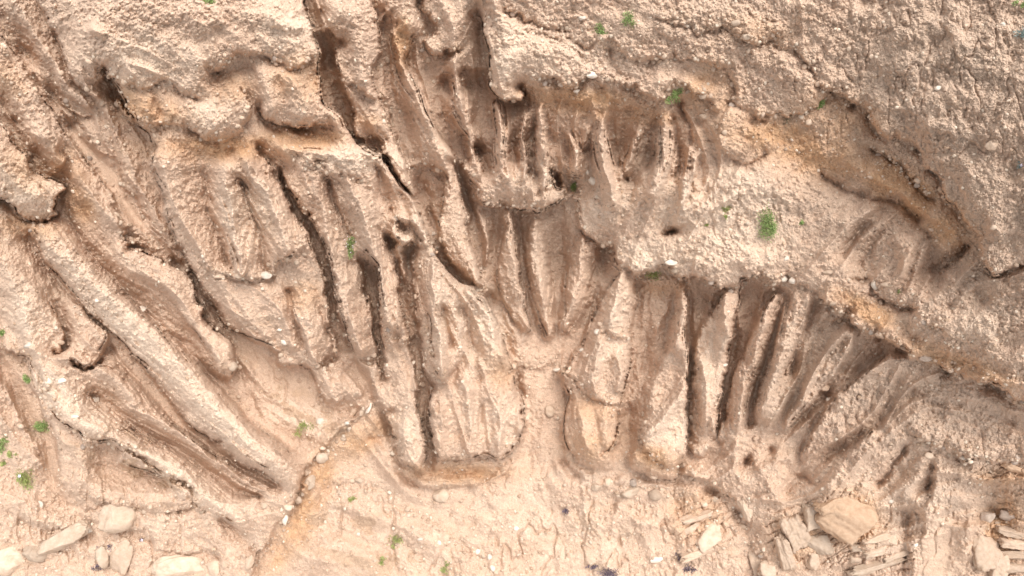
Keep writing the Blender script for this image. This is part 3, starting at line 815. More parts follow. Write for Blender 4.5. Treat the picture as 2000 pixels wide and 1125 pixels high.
# ------------------------------------------------------------------ soil kinds (true ground colours, no shading)
ORANGE = blob([(290, 210, 90, 40, 20, .7), (430, 290, 150, 28, 0, .9), (590, 150, 60, 50, 0, .6), (590, 270, 80, 26, 0, 1), (785, 85, 20, 50, 0, 1), (155, 400, 50, 28, 60, .9),
               (60, 440, 60, 30, 10, .6), (130, 330, 50, 30, 50, .7), (1130, 195, 120, 30, 5, .9), (1220, 220, 120, 22, 5, .8), (1380, 180, 60, 60, 0, .6), (1570, 290, 180, 50, 15, .9),
               (1760, 370, 130, 45, 38, 1), (1850, 440, 70, 40, 50, .9), (1700, 610, 80, 24, 28, 1), (1850, 700, 140, 22, 20, .8), (1640, 230, 90, 50, 20, .6), (620, 940, 30, 90, 20, 1),
               (570, 1050, 30, 80, 35, 1), (700, 860, 70, 30, -30, .8), (900, 925, 110, 22, 0, .8), (1160, 800, 60, 30, 10, .5), (1290, 900, 60, 26, 15, .8), (1160, 870, 70, 40, 0, .5), (1660, 1010, 60, 60, 0, .9),
               (1560, 1050, 60, 60, 0, .6), (1960, 1050, 40, 90, 0, .9), (450, 170, 60, 30, 0, .5), (1300, 560, 60, 20, 0, .5), (60, 330, 60, 50, 40, .4), (1360, 1010, 60, 60, 0, .6), (980, 720, 30, 40, 0, .6),
               (1960, 930, 60, 20, 0, .7), (590, 580, 40, 30, 0, .5), (0, 150, 60, 40, 40, .4), (1480, 60, 90, 30, 10, .3), (700, 235, 50, 14, 0, .7)])
GREY = blob([(1850, 150, 230, 200, 0, .8), (1920, 400, 120, 200, 0, .7), (1650, 430, 100, 60, 20, .6), (1780, 800, 180, 80, 20, .6), (1600, 680, 90, 80, 0, .7), (1880, 950, 90, 50, 0, .5),
             (1000, 500, 130, 110, 0, .5), (700, 480, 60, 120, 0, .4), (378, 560, 16, 40, -30, .8), (150, 200, 60, 40, 50, .5), (1400, 40, 120, 50, 0, .5), (1240, 320, 60, 60, 0, .5), (1540, 760, 70, 80, 0, .6), (60, 20, 80, 50, 0, .4)])
PALE = blob([(300, 120, 120, 60, 20, .7), (560, 60, 80, 60, 0, .7), (410, 220, 60, 50, 0, .6), (690, 310, 110, 30, 0, .9), (480, 420, 60, 100, -20, .7), (50, 370, 70, 50, 0, .8),
             (250, 640, 230, 36, 45, .9), (150, 790, 120, 40, 35, 1), (350, 930, 160, 30, 33, .8), (60, 640, 30, 100, -20, .7), (430, 820, 160, 28, 42, .8), (940, 640, 60, 90, -20, .8),
             (940, 820, 90, 60, 0, .4), (860, 620, 20, 100, 0, .7), (810, 470, 60, 60, 0, .7), (800, 850, 40, 60, 0, .7), (1120, 1030, 250, 110, 0, .25), (850, 1080, 250, 70, 20, .2), (200, 1050, 250, 60, 0, .3),
             (1400, 420, 160, 110, 0, .8), (1280, 500, 100, 40, 0, .9), (1190, 400, 60, 40, 0, .7), (1320, 830, 50, 50, 0, .7), (1700, 1000, 180, 80, 0, .6), (990, 110, 50, 90, 0, .6), (1100, 360, 160, 40, 0, .5), (1200, 620, 50, 120, 0, .4), (1900, 620, 90, 70, 0, .5),
             (1080, 120, 160, 50, 0, .5), (1380, 700, 50, 120, 0, .3), (600, 820, 120, 30, 25, .6), (120, 600, 40, 80, 0, .5)])
# crust still clinging in patches: breaks up along noise
nz = fbm(UU / 40., VV / 40., 5, 81, .6)
ORANGE = np.clip(ORANGE * (1.0 + .9 * nz), 0, 1)
GREY = np.clip(GREY * (1.0 + .8 * fbm(UU / 70., VV / 70., 4, 91)), 0, 1)
PALE = np.clip(PALE + .45 * nz + .12 * n2, 0, 1)


def lerp(a, b, t):
    return a + (np.array(b, np.float32) - a) * t[..., None]


Cc = np.zeros((NY, NX, 3), np.float32) + np.array((.575, .415, .312), np.float32)
Cc = lerp(Cc, (.675, .53, .415), PALE * .9)
Cc = lerp(Cc, (.49, .37, .285), GREY * .75)
Cc = lerp(Cc, (.53, .32, .18), ORANGE * .85)
Cc = lerp(Cc, (.50, .36, .265), SANDY * .75)
stain = sstep(.25, .7, fbm(UU / 55. + 9, VV / 30., 4, 101))
Cc = lerp(Cc, (.46, .32, .225), stain * .4 * (1 - PALE))
damp = sstep(.12, .2, fbm(UU / 38. + 3, VV / 24., 4, 111)) * np.clip(blob([(700, 1060, 140, 60, 15, 1), (560, 800, 130, 50, 35, 1), (820, 1110, 90, 40, 0, .7), (260, 900, 120, 50, 25, .9), (1050, 1040, 200, 60, 0, .3)]) * 1.5, 0, 1)
Cc = lerp(Cc, (.47, .33, .23), damp * .8)
pit = sstep(.0, .5, fbm(UU / 20. + 3, VV / 20., 4, 121)) * blob([(1780, 820, 260, 120, 15, 1), (1880, 960, 120, 60, 0, 1), (1640, 420, 110, 60, 20, .8), (120, 200, 120, 120, 0, .6), (1820, 200, 200, 150, 0, .5)])
Cc = lerp(Cc, (.40, .30, .235), pit * .55)
Cc *= np.array((1.0, .99, .975), np.float32)
Cc *= (1 + .08 * n3 + .05 * n2 + .06 * RNG.normal(size=(NY, NX)).clip(-2, 2))[..., None].astype(np.float32)

# ------------------------------------------------------------------ materials
def new_mat(name):
    m = bpy.data.materials.new(name); m.use_nodes = True
    nt = m.node_tree
    return m, nt, nt.nodes, nt.links, nt.nodes["Principled BSDF"]


def earth_mat():
    m, nt, n, l, p = new_mat("earth")
    at = n.new("ShaderNodeAttribute"); at.attribute_name = "soil"
    geo = n.new("ShaderNodeNewGeometry")
    nz1 = n.new("ShaderNodeTexNoise"); nz1.inputs["Scale"].default_value = 45; nz1.inputs["Detail"].default_value = 6; nz1.inputs["Roughness"].default_value = .75
    vor = n.new("ShaderNodeTexVoronoi"); vor.inputs["Scale"].default_value = 22
    l.new(geo.outputs["Position"], nz1.inputs["Vector"]); l.new(geo.outputs["Position"], vor.inputs["Vector"])
    ramp = n.new("ShaderNodeMapRange"); ramp.inputs[1].default_value = .3; ramp.inputs[2].default_value = .7; ramp.inputs[3].default_value = .82; ramp.inputs[4].default_value = 1.16
    l.new(nz1.outputs[0], ramp.inputs[0])
    mul = n.new("ShaderNodeVectorMath"); mul.operation = 'SCALE'
    l.new(at.outputs["Color"], mul.inputs[0]); l.new(ramp.outputs[0], mul.inputs["Scale"])
    # scattered pale grains
    lt = n.new("ShaderNodeMapRange"); lt.inputs[1].default_value = .0; lt.inputs[2].default_value = .22; lt.inputs[3].default_value = 1; lt.inputs[4].default_value = 0
    l.new(vor.outputs["Distance"], lt.inputs[0])
    sel = n.new("ShaderNodeMath"); sel.operation = 'GREATER_THAN'; sel.inputs[1].default_value = .6
    sep = n.new("ShaderNodeSeparateColor"); l.new(vor.outputs["Color"], sep.inputs[0]); l.new(sep.outputs[0], sel.inputs[0])
    mm = n.new("ShaderNodeMath"); mm.operation = 'MULTIPLY'; l.new(lt.outputs[0], mm.inputs[0]); l.new(sel.outputs[0], mm.inputs[1])
    mix = n.new("ShaderNodeMix"); mix.data_type = 'RGBA'
    l.new(mm.outputs[0], mix.inputs[0]); l.new(mul.outputs[0], mix.inputs[6]); mix.inputs[7].default_value = (.74, .64, .52, 1)
    l.new(mix.outputs[2], p.inputs["Base Color"])
    p.inputs["Roughness"].default_value = .95; p.inputs["Specular IOR Level"].default_value = .15
    b = n.new("ShaderNodeBump"); b.inputs["Strength"].default_value = .6; b.inputs["Distance"].default_value = .018
    nz2 = n.new("ShaderNodeTexNoise"); nz2.inputs["Scale"].default_value = 13; nz2.inputs["Detail"].default_value = 5; nz2.inputs["Roughness"].default_value = .62
    l.new(geo.outputs["Position"], nz2.inputs["Vector"])
    b2 = n.new("ShaderNodeBump"); b2.inputs["Strength"].default_value = .55; b2.inputs["Distance"].default_value = .07
    l.new(nz2.outputs[0], b2.inputs["Height"]); l.new(b2.outputs[0], b.inputs["Normal"])
    l.new(nz1.outputs[0], b.inputs["Height"]); l.new(b.outputs[0], p.inputs["Normal"])
    return m


MAT_EARTH = earth_mat()


def grid_object(name, sel, label=None):
    """faces of the survey grid where sel is true, as one mesh"""
    ys, xs = np.nonzero(sel)
    q = np.stack([ys * NX + xs, (ys + 1) * NX + xs, (ys + 1) * NX + xs + 1, ys * NX + xs + 1], 1)
    used = np.unique(q); remap = np.zeros(NX * NY, np.int32); remap[used] = np.arange(len(used))
    q = remap[q]
    me = bpy.data.meshes.new(name)
    me.vertices.add(len(used)); me.vertices.foreach_set("co", XYZ[used].ravel())
    me.loops.add(q.size); me.loops.foreach_set("vertex_index", q.ravel())
    me.polygons.add(len(q)); me.polygons.foreach_set("loop_start", np.arange(0, q.size, 4, dtype=np.int32)); me.polygons.foreach_set("loop_total", np.full(len(q), 4, np.int32))
    me.update(calc_edges=True)
    me.polygons.foreach_set("use_smooth", np.ones(len(q), bool))
    ca = me.color_attributes.new("soil", 'FLOAT_COLOR', 'POINT')
    c4 = np.ones((len(used), 4), np.float32); c4[:, :3] = Cc.reshape(-1, 3)[used]
    ca.data.foreach_set("color", c4.ravel())
    me.materials.append(MAT_EARTH)
    o = bpy.data.objects.new(name, me); COL.objects.link(o)
    o["kind"] = "structure"
    if label: o["label"] = label
    return o


X3, Y3, Z3 = place(UU, VV, H)
XYZ = np.stack([X3, Y3, Z3], -1).reshape(-1, 3).astype(np.float32)
sel = np.ones((NY - 1, NX - 1), bool)
grid_object("cliff", sel)

# the slope and the beach carry on beyond the surveyed part
gu = np.arange(-1500., 3501., 25.); gv = np.concatenate([np.arange(-900., 0, 25.), np.arange(0, 2601., 25.)])
GU, GV = np.meshgrid(gu, gv)
cu_, cv_ = np.clip(GU, U0 + 12, U0 + NX * STEP - 14), np.clip(GV, V0 + 12, V0 + NY * STEP - 14)
dd = np.hypot(GU - cu_, GV - cv_)
HB = sample(smooth(H.astype(np.float32), 20), cu_, cv_) - .05 + sstep(0, 300, dd) * .9 * fbm(GU / 170., GV / 170., 4, 171) + np.clip(dd, 0, 900) / 900. * 1.5 * (GV < 600)
gx3, gy3, gz3 = place(GU, GV, HB)
inside = (GU[:-1, :-1] >= U0 + 25) & (GU[1:, 1:] <= U0 + NX * STEP - 25) & (GV[:-1, :-1] >= V0 + 25) & (GV[1:, 1:] <= V0 + NY * STEP - 25)
n_u = len(gu); yy_, xx_ = np.nonzero(~inside)
qf = np.stack([yy_ * n_u + xx_, (yy_ + 1) * n_u + xx_, (yy_ + 1) * n_u + xx_ + 1, yy_ * n_u + xx_ + 1], 1)
me = bpy.data.meshes.new("ground")
me.from_pydata(np.stack([gx3, gy3, gz3], -1).reshape(-1, 3).tolist(), [], qf.tolist()); me.update()
me.polygons.foreach_set("use_smooth", np.ones(len(qf), bool))
ca = me.color_attributes.new("soil", 'FLOAT_COLOR', 'POINT')
gc = np.ones((GU.size, 4), np.float32); gc[:, :3] = np.array((.56, .41, .31)) * (1 + .12 * fbm(GU / 80., GV / 80., 4, 181)).reshape(-1, 1)
ca.data.foreach_set("color", gc.ravel()); me.materials.append(MAT_EARTH)
o = bpy.data.objects.new("ground", me); COL.objects.link(o); o["kind"] = "structure"

# ------------------------------------------------------------------ loose and embedded stones
def surf(u, v):
    h = float(sample(H, u, v)); x, y, z = place(u, v, h)
    e = 3.0
    a = Vector(place(u + e, v, float(sample(H, u + e, v)))) - Vector(place(u - e, v, float(sample(H, u - e, v))))
    b = Vector(place(u, v - e, float(sample(H, u, v - e)))) - Vector(place(u, v + e, float(sample(H, u, v + e))))
    n = a.cross(b).normalized()
    p = Vector((x, y, z)); t = (Vector((0, 0, CAM_Z)) - p).dot(Vector((0, -ST, CT)))
    return p, n, t / FPX


def stone_mat(name, col, col2, scale=9.0, bump=.5, band=0.0):
    m, nt, n, l, p = new_mat(name)
    tc = n.new("ShaderNodeTexCoord"); oi = n.new("ShaderNodeObjectInfo")
    geo = n.new("ShaderNodeNewGeometry")
    nz = n.new("ShaderNodeTexNoise"); nz.inputs["Scale"].default_value = scale; nz.inputs["Detail"].default_value = 7; nz.inputs["Roughness"].default_value = .7
    l.new(geo.outputs["Position"], nz.inputs["Vector"])
    r = n.new("ShaderNodeValToRGB"); r.color_ramp.elements[0].position = .32; r.color_ramp.elements[1].position = .66
    r.color_ramp.elements[0].color = (*col2, 1); r.color_ramp.elements[1].color = (*col, 1)
    l.new(nz.outputs[0], r.inputs[0])
    hs = n.new("ShaderNodeHueSaturation"); mr = n.new("ShaderNodeMapRange"); mr.inputs[3].default_value = .75; mr.inputs[4].default_value = 1.12
    l.new(oi.outputs["Random"], mr.inputs[0]); l.new(mr.outputs[0], hs.inputs["Value"]); l.new(r.outputs[0], hs.inputs["Color"])
    l.new(hs.outputs[0], p.inputs["Base Color"])
    p.inputs["Roughness"].default_value = .9; p.inputs["Specular IOR Level"].default_value = .2
    b = n.new("ShaderNodeBump"); b.inputs["Strength"].default_value = bump; b.inputs["Distance"].default_value = .02
    l.new(nz.outputs[0], b.inputs["Height"]); l.new(b.outputs[0], p.inputs["Normal"])
    return m


M_PALE = stone_mat("pale_stone", (.58, .455, .35), (.44, .32, .23), 6)
M_WHITE = stone_mat("white_stone", (.76, .68, .58), (.62, .52, .42), 16)
M_TAN = stone_mat("tan_stone", (.55, .415, .315), (.43, .31, .22), 12)
M_ORANGE = stone_mat("orange_stone", (.55, .385, .265), (.43, .28, .18), 10)
M_GREYST = stone_mat("grey_stone", (.46, .37, .30), (.34, .26, .21), 14)
MATS = dict(p=M_PALE, w=M_WHITE, t=M_TAN, o=M_ORANGE, g=M_GREYST)


def ico(sub):
    bm = bmesh.new(); bmesh.ops.create_icosphere(bm, subdivisions=sub, radius=1.0)
    V = np.array([v.co[:] for v in bm.verts]); F = np.array([[v.index for v in f.verts] for f in bm.faces]); bm.free()
    return V, F


ICO = {k: ico(k) for k in (1, 2, 3, 4, 5)}


def rock_verts(sub, seed, cuts=9, rough=.06, groove=0, boxy=0):
    rg = np.random.default_rng(seed)
    V, F = ICO[sub]; V = V.copy()
    if boxy:
        m = (np.abs(V) ** boxy).sum(1) ** (1 / boxy); V /= m[:, None]
    for _ in range(cuts):
        d = rg.normal(size=3); d /= np.linalg.norm(d); k = rg.uniform(.62, .92) * (1.15 if boxy else 1)
        s_ = V @ d; ov = np.maximum(s_ - k, 0); V -= ov[:, None] * d * .92
    if groove:
        q_ = V[:, 0] * groove + .12 * vnoise(V[:, 1] * 3, V[:, 2] * 2, seed) + .5
        g_ = np.abs((q_ % 1.0) - .5) * 2
        k_ = 1 - .07 * np.exp(-(g_ / .18) ** 2) - .07 * hash01(np.floor(q_), np.floor(q_) * 0 + 1, seed)
        V[:, 1] *= k_; V[:, 2] *= k_
    x, y, z = V.T
    nn = vnoise(x * 2.3 + z * 1.7 + seed, y * 2.3 - z * 1.3, seed) + .5 * vnoise(x * 6 + z * 5 + seed, y * 6 - z * 4, seed + 3) + .25 * vnoise(x * 14 + z * 11, y * 14 - z * 12, seed + 5)
    V *= (1 + rough * nn)[:, None]
    return V, F


def mesh_np(name, V, F, mat, smooth_=True):
    me = bpy.data.meshes.new(name)
    n = F.shape[1]
    me.vertices.add(len(V)); me.vertices.foreach_set("co", np.ascontiguousarray(V, np.float32).ravel())
    me.loops.add(F.size); me.loops.foreach_set("vertex_index", F.astype(np.int32).ravel())
    me.polygons.add(len(F)); me.polygons.foreach_set("loop_start", np.arange(0, F.size, n, dtype=np.int32)); me.polygons.foreach_set("loop_total", np.full(len(F), n, np.int32))
    me.update(calc_edges=True)
    if smooth_: me.polygons.foreach_set("use_smooth", np.ones(len(F), bool))
    me.materials.append(mat)
    return me


def thing(o, label, cat, group=None):
    o["label"] = label; o["category"] = cat
    if group: o["group"] = group
    return o


def basis(n, deg):
    """axes lying on the surface: first axis turned deg anticlockwise from the drone's right"""
    n = (n * .6 + Vector((0, -ST, CT)) * .9).normalized()
    r = Vector((1, 0, 0)); r = (r - n * r.dot(n)).normalized(); w = n.cross(r)
    a = math.radians(deg); x = r * math.cos(a) + w * math.sin(a); y = n.cross(x)
    return Matrix((x, y, n)).transposed()


def rock(name, u, v, rx, ry, deg, mat, label, cat, rz=None, sink=.25, seed=0, cuts=9, groove=0, boxy=0, rough=.06, group=None, sub=None):
    p, n, px = surf(u, v)
    sub = sub or (5 if max(rx, ry) > 20 else 4 if max(rx, ry) > 11 else 3)
    V, F = rock_verts(sub, seed or int(u * 7 + v), cuts, rough, groove, boxy)
    rz = rz if rz is not None else .8 * min(rx, ry)
    V = V * np.array([rx, ry, rz]) * px
    o = bpy.data.objects.new(name, mesh_np(name, V, F, MATS[mat])); COL.objects.link(o)
    M = basis(n, deg)
    o.matrix_world = Matrix.Translation(p + M.col[2] * rz * px * (1 - 2 * sink) * .5) @ M.to_4x4()
    o["kind"] = "thing"
    return thing(o, label, cat, group)


ROCKS = [
    ("boulder", 229, 1010, 34, 29, 0, 'p', "rounded pale boulder with bright lower rim at the cliff foot, left", 22),
    ("rock_slab", 122, 1052, 50, 17, 28, 'p', "long pale yellow slab leaning beside the round boulder", 14),
    ("boulder", 72, 1078, 24, 19, -10, 'p', "yellowish blocky boulder just left of the long leaning slab", 16),
    ("boulder", 18, 1094, 30, 27, 0, 'p', "large smooth pale boulder in the bottom left corner", 20),
    ("rock_slab", 241, 1086, 23, 32, -18, 't', "orange tan flat slab right below the rounded boulder", 12),
    ("rock", 200, 1086, 13, 24, 10, 'p', "grey pale upright rock between round boulder and orange slab", 12),
    ("boulder", 350, 1108, 52, 24, -3, 'p', "wide flat topped pale boulder at the bottom edge", 16),
    ("rock", 421, 1112, 17, 20, 0, 'p', "banded tan rock touching the wide flat topped boulder", 12),
    ("rock", 489, 1096, 8, 17, -18, 't', "narrow yellow tan rock standing at the mouth of the orange gully", 8),
    ("rock", 172, 1036, 12, 5, 12, 'w', "small white wedge of rock above the long slab", 5),
    ("stone", 79, 985, 5, 8, 25, 'w', "white oval stone on sandy slope below the flowering tuft", 4),
    ("rock", 557, 1014, 6, 13, -10, 'w', "white pointed rock hanging below the left rib ends", 6),
    ("rock", 629, 893, 13, 11, 10, 'p', "pale squarish rock stuck on the rim above the orange gully", 9),
    ("rock", 605, 942, 11, 15, -25, 'p', "pale oval rock on the rim under the squarish one", 9),
    ("rock", 581, 975, 9, 9, 0, 'p', "pale block under the oval rim rock", 7),
    ("rock", 563, 990, 9, 8, 0, 'p', "lowest pale block of the rim trio", 7),
    ("rock", 516, 987, 8, 7, 0, 'p', "small pale knob at the tip of the second left rib", 6),
    ("rock", 702, 937, 10, 6, 0, 'p', "small pale block lying in the sandy hollow", 6),
    ("rock", 862, 966, 16, 15, -10, 'p', "rough pale block resting at the end of the brown overhang", 11),
    ("stone", 1008, 1031, 6, 5, 0, 'w', "white stone lying on open ground near bottom centre", 4),
    ("stone", 933, 1077, 6, 5, 20, 'w', "white angular stone in the groove right of the low mound", 4),
    ("stone", 956, 1088, 6, 6, 0, 'w', "larger white stone just below the angular one in the groove", 5),
    ("stone", 962, 1110, 5, 7, 25, 'w', "white elongated stone lowest in the groove", 4),
    ("stone", 858, 1060, 4, 5, 20, 'w', "small white stone on the low mound, right one of a pair", 3),
    ("stone", 821, 1053, 6, 3, 0, 'w', "small white flat stone on the low mound, left one of a pair", 3),
    ("stone", 700, 1043, 4, 4, 0, 'w', "tiny white stone in a brown sand patch on the mound", 3),
    ("rock", 664, 1064, 10, 5, 25, 'p', "pale flat sliver beside the lowest brown sand patch", 4),
    ("rock_sliver", 720, 797, 4, 13, -28, 'w', "white upright sliver on the sandy ledge rim", 5),
    ("rock_sliver", 708, 804, 4, 10, -20, 'p', "pale sliver leaning left of the white one on the ledge rim", 5),
    ("rock", 692, 803, 7, 7, 0, 't', "yellow tan rock on the ledge rim by the slivers", 6),
    ("rock", 626, 823, 8, 8, 0, 'w', "bright white rock on the left of the ledge rim", 6),
    ("rock", 678, 826, 5, 4, 0, 'w', "small white rock where the ledge rim overhangs", 4),
    ("stone", 556, 668, 8, 6, -20, 'w', "white oval stone on the brown column left of the thin crest", 4),
    ("stone", 568, 701, 6, 5, 0, 'p', "pale stone at the foot of the brown column", 4),
    ("stone", 546, 644, 6, 3, 0, 'w', "small white flake above the oval stone on the brown column", 3),
    ("rock", 522, 538, 13, 8, 0, 'w', "bright white rock hung on the jagged lip over the brown column", 7),
    ("rock", 427, 538, 15, 7, -5, 'p', "flat pale rock tab on the left of the jagged lip", 7),
    ("rock", 466, 538, 8, 6, 0, 'p', "pale rock tab to the right of the flat one on the jagged lip", 6),
    ("stone", 579, 512, 6, 6, 0, 'p', "pale stone at the right end of the jagged lip", 5),
    ("stone", 190, 587, 5, 5, 0, 'w', "white stone on the shoulder of the longest left rib", 4),
    ("rock", 277, 605, 9, 7, 0, 'w', "white knobbly rock on the crest of the longest left rib", 6),
    ("rock", 56, 675, 9, 6, 25, 'w', "white angular rock left of the thin crest at far left", 5),
    ("rock", 95, 745, 6, 7, 0, 'w', "white stone on the far left rib, upper one of two", 5),
    ("rock", 121, 744, 8, 6, 0, 'w', "rounded white stone right beside the upper one on the far left rib", 5),
    ("rock", 186, 781, 8, 7, 20, 'w', "white angular rock on the right edge of the far left rib", 6),
    ("rock", 147, 814, 9, 4, 0, 'w', "flat white stone low on the far left rib", 4),
    ("rock", 455, 716, 9, 10, 0, 'p', "pale bulbous rock at the end of the second rib from the crevice", 7),
    ("rock", 42, 833, 5, 5, 0, 'p', "small pale rock by the green cushion at far left", 4),
    ("rock", 848, 456, 6, 4, 15, 'w', "white chip sticking out of the long central edge", 4),
    ("rock", 1157, 145, 12, 8, 0, 'w', "bright white rock at the end of a drip under the top slope", 8),
    ("rock", 1159, 354, 10, 10, -20, 'w', "largest white rock left of centre ledge fins", 8),
    ("rock", 1146, 335, 5, 7, 20, 'w', "smaller white rock just above the largest one", 5),
    ("rock", 1310, 512, 13, 6, -5, 'w', "white wedge set in the lip above the dark recess", 6),
    ("rock", 1318, 528, 8, 6, 0, 'p', "pale wedge under the white one in the lip", 5),
    ("rock", 1126, 178, 7, 4, 0, 'w', "small white wedge hanging beneath the upper slope", 4),
    ("rock", 1137, 36, 8, 4, 0, 'w', "white chip near the top edge, left of the green tuft", 4),
    ("rock", 1438, 45, 11, 7, 0, 'p', "pale angular rock high in the upper pebbly lip", 6),
    ("rock", 1458, 72, 10, 7, 0, 'p', "pale rock below the angular one in the upper pebbly lip", 6),
    ("rock", 1376, 186, 12, 9, 0, 'p', "pale round knob hanging at the edge of the alcove", 8),
    ("rock", 1374, 228, 9, 6, -15, 'p', "pale wedge below the round knob in the alcove", 6),
    ("rock", 1719, 653, 12, 8, -25, 't', "yellow brown cobble in the orange band", 7),
    ("rock", 1766, 679, 9, 5, 0, 't', "flat yellow cobble right of the bigger one in the orange band", 5),
    ("rock", 1628, 593, 10, 5, 0, 't', "flat tan cobble under the right hand lip", 5),
    ("rock", 1641, 613, 6, 7, 0, 't', "tan cobble below the flat one under the right hand lip", 5),
    ("rock", 1806, 698, 14, 8, -10, 'g', "grey brown rock hanging from the right hand lip", 7),
    ("rock", 1551, 548, 10, 7, 0, 'w', "white rock at the left start of the right hand lip, right of a pair", 6),
    ("rock", 1530, 544, 8, 7, 0, 'w', "white rock at the left start of the right hand lip, left of a pair", 6),
    ("rock", 1709, 556, 7, 11, 20, 'w', "white upright rock beside the low dome", 6),
    ("rock", 1734, 556, 13, 5, 0, 't', "flat tan stone right of the upright white rock", 5),
    ("rock", 1618, 533, 13, 5, 0, 't', "flat yellow stone at the foot of the slanting ridge", 5),
    ("rock", 1535, 505, 6, 6, 0, 'w', "white rock right of the large green shrub's foot", 5),
    ("rock", 1702, 110, 5, 5, 0, 'p', "pale round stone on the top right slope beside the long groove", 4),
    ("rock", 1657, 95, 5, 5, 0, 'p', "pale round stone left of the long groove", 4),
    ("rock", 1669, 38, 5, 4, 0, 'p', "small pale stone near the top edge, right part", 4),
    ("rock", 1732, 22, 7, 5, 0, 't', "yellowish stone at the top edge above the groove", 4),
    ("rock", 1832, 173, 6, 5, -20, 'w', "white stone in the middle of the top right slope", 4),
    ("rock", 1958, 49, 5, 5, 0, 'w', "round white stone near the dark succulent", 4),
    ("rock", 1937, 284, 12, 10, 30, 't', "large tan stone on the right slope", 7),
    ("rock", 1940, 445, 7, 6, 0, 'p', "pale stone on the right slope near the rim", 5),
    ("rock", 1600, 360, 5, 3, 0, 'p', "tiny pale stone alone in the grey brown bowl", 3),
    ("rock", 1700, 345, 6, 5, 0, 't', "tan stone on the wall of the orange bowl", 4),
    ("rock", 1820, 448, 6, 4, 0, 't', "tan stone at the head of the low dome", 4),
    ("rock", 1282, 1092, 13, 6, 15, 'w', "flat white stone near the bottom edge, right of centre", 5),
    ("rock_slab", 1457, 992, 11, 26, 28, 'p', "pale tall slab standing over the dark crevice", 9),
    ("rock", 1452, 1028, 10, 6, -10, 'p', "tan knob under the tall slab in the crevice", 6),
    ("rock_slab", 1231, 962, 19, 8, 25, 'p', "pale tilted slab under the middle overhang", 7),
    ("rock", 1187, 942, 8, 9, 0, 'p', "pale rounded rock left of the tilted slab", 6),
    ("rock", 1236, 942, 8, 9, 20, 'g', "greyish rock wedged above the tilted slab", 6),
    ("rock", 1277, 930, 9, 7, 0, 't', "tan rock directly under the layered overhang", 6),
    ("rock", 1165, 950, 12, 8, 10, 'p', "pale bulge of rock at the foot of the middle column", 7),
    ("rock", 1280, 966, 14, 12, 0, 't', "brown rock below the layered overhang", 8),
    ("rock", 1167, 648, 7, 6, 0, 'w', "round white stone on the left side of the middle column", 5),
    ("rock", 1088, 722, 8, 5, 0, 'w', "white stone at the brink of the middle bowl", 5),
    ("rock", 1137, 684, 5, 4, 0, 'w', "small pale stone left on the middle column's edge", 4),
    ("rock", 1415, 713, 7, 4, 0, 'w', "white stone on the crest of the second blade", 4),
    ("rock", 1351, 814, 5, 6, 0, 'p', "pale stone in the slot between the two blades", 4),
    ("rock", 1074, 803, 9, 12, 15, 'p', "rounded rock lodged in the lower middle slot", 7),
    ("rock", 1618, 781, 5, 5, 0, 'w', "white stone on the crest of the slanting right rib", 4),
    ("rock", 1611, 757, 9, 7, 0, 't', "tan block perched over the hole beside the slanting rib", 6),
    ("rock", 1739, 978, 6, 5, 0, 'w', "white stone on the lower right sandy slope", 4),
    ("rock", 1788, 1064, 5, 5, 0, 'w', "white stone at the right end of the thin slabs", 4),
    ("rock", 1814, 889, 8, 7, 0, 'p', "pale cobble in the lower right row of pebbles", 5),
    ("rock", 1883, 894, 8, 5, 0, 'w', "whitish cobble at the right end of that row of pebbles", 5),
]
for i, (nm, u, v, rx, ry, dg, mt, lab, rz) in enumerate(ROCKS):
    rock(nm, u, v, rx, ry, dg, mt, lab, "rock" if nm != "stone" else "stone", rz=rz, seed=100 + i, cuts=(4 if nm == "boulder" else 8), sink=(.45 if nm in ("boulder", "rock_slab") else .25), boxy=(4 if nm == "rock_slab" else 0), rough=.09 if rx > 15 else .06)

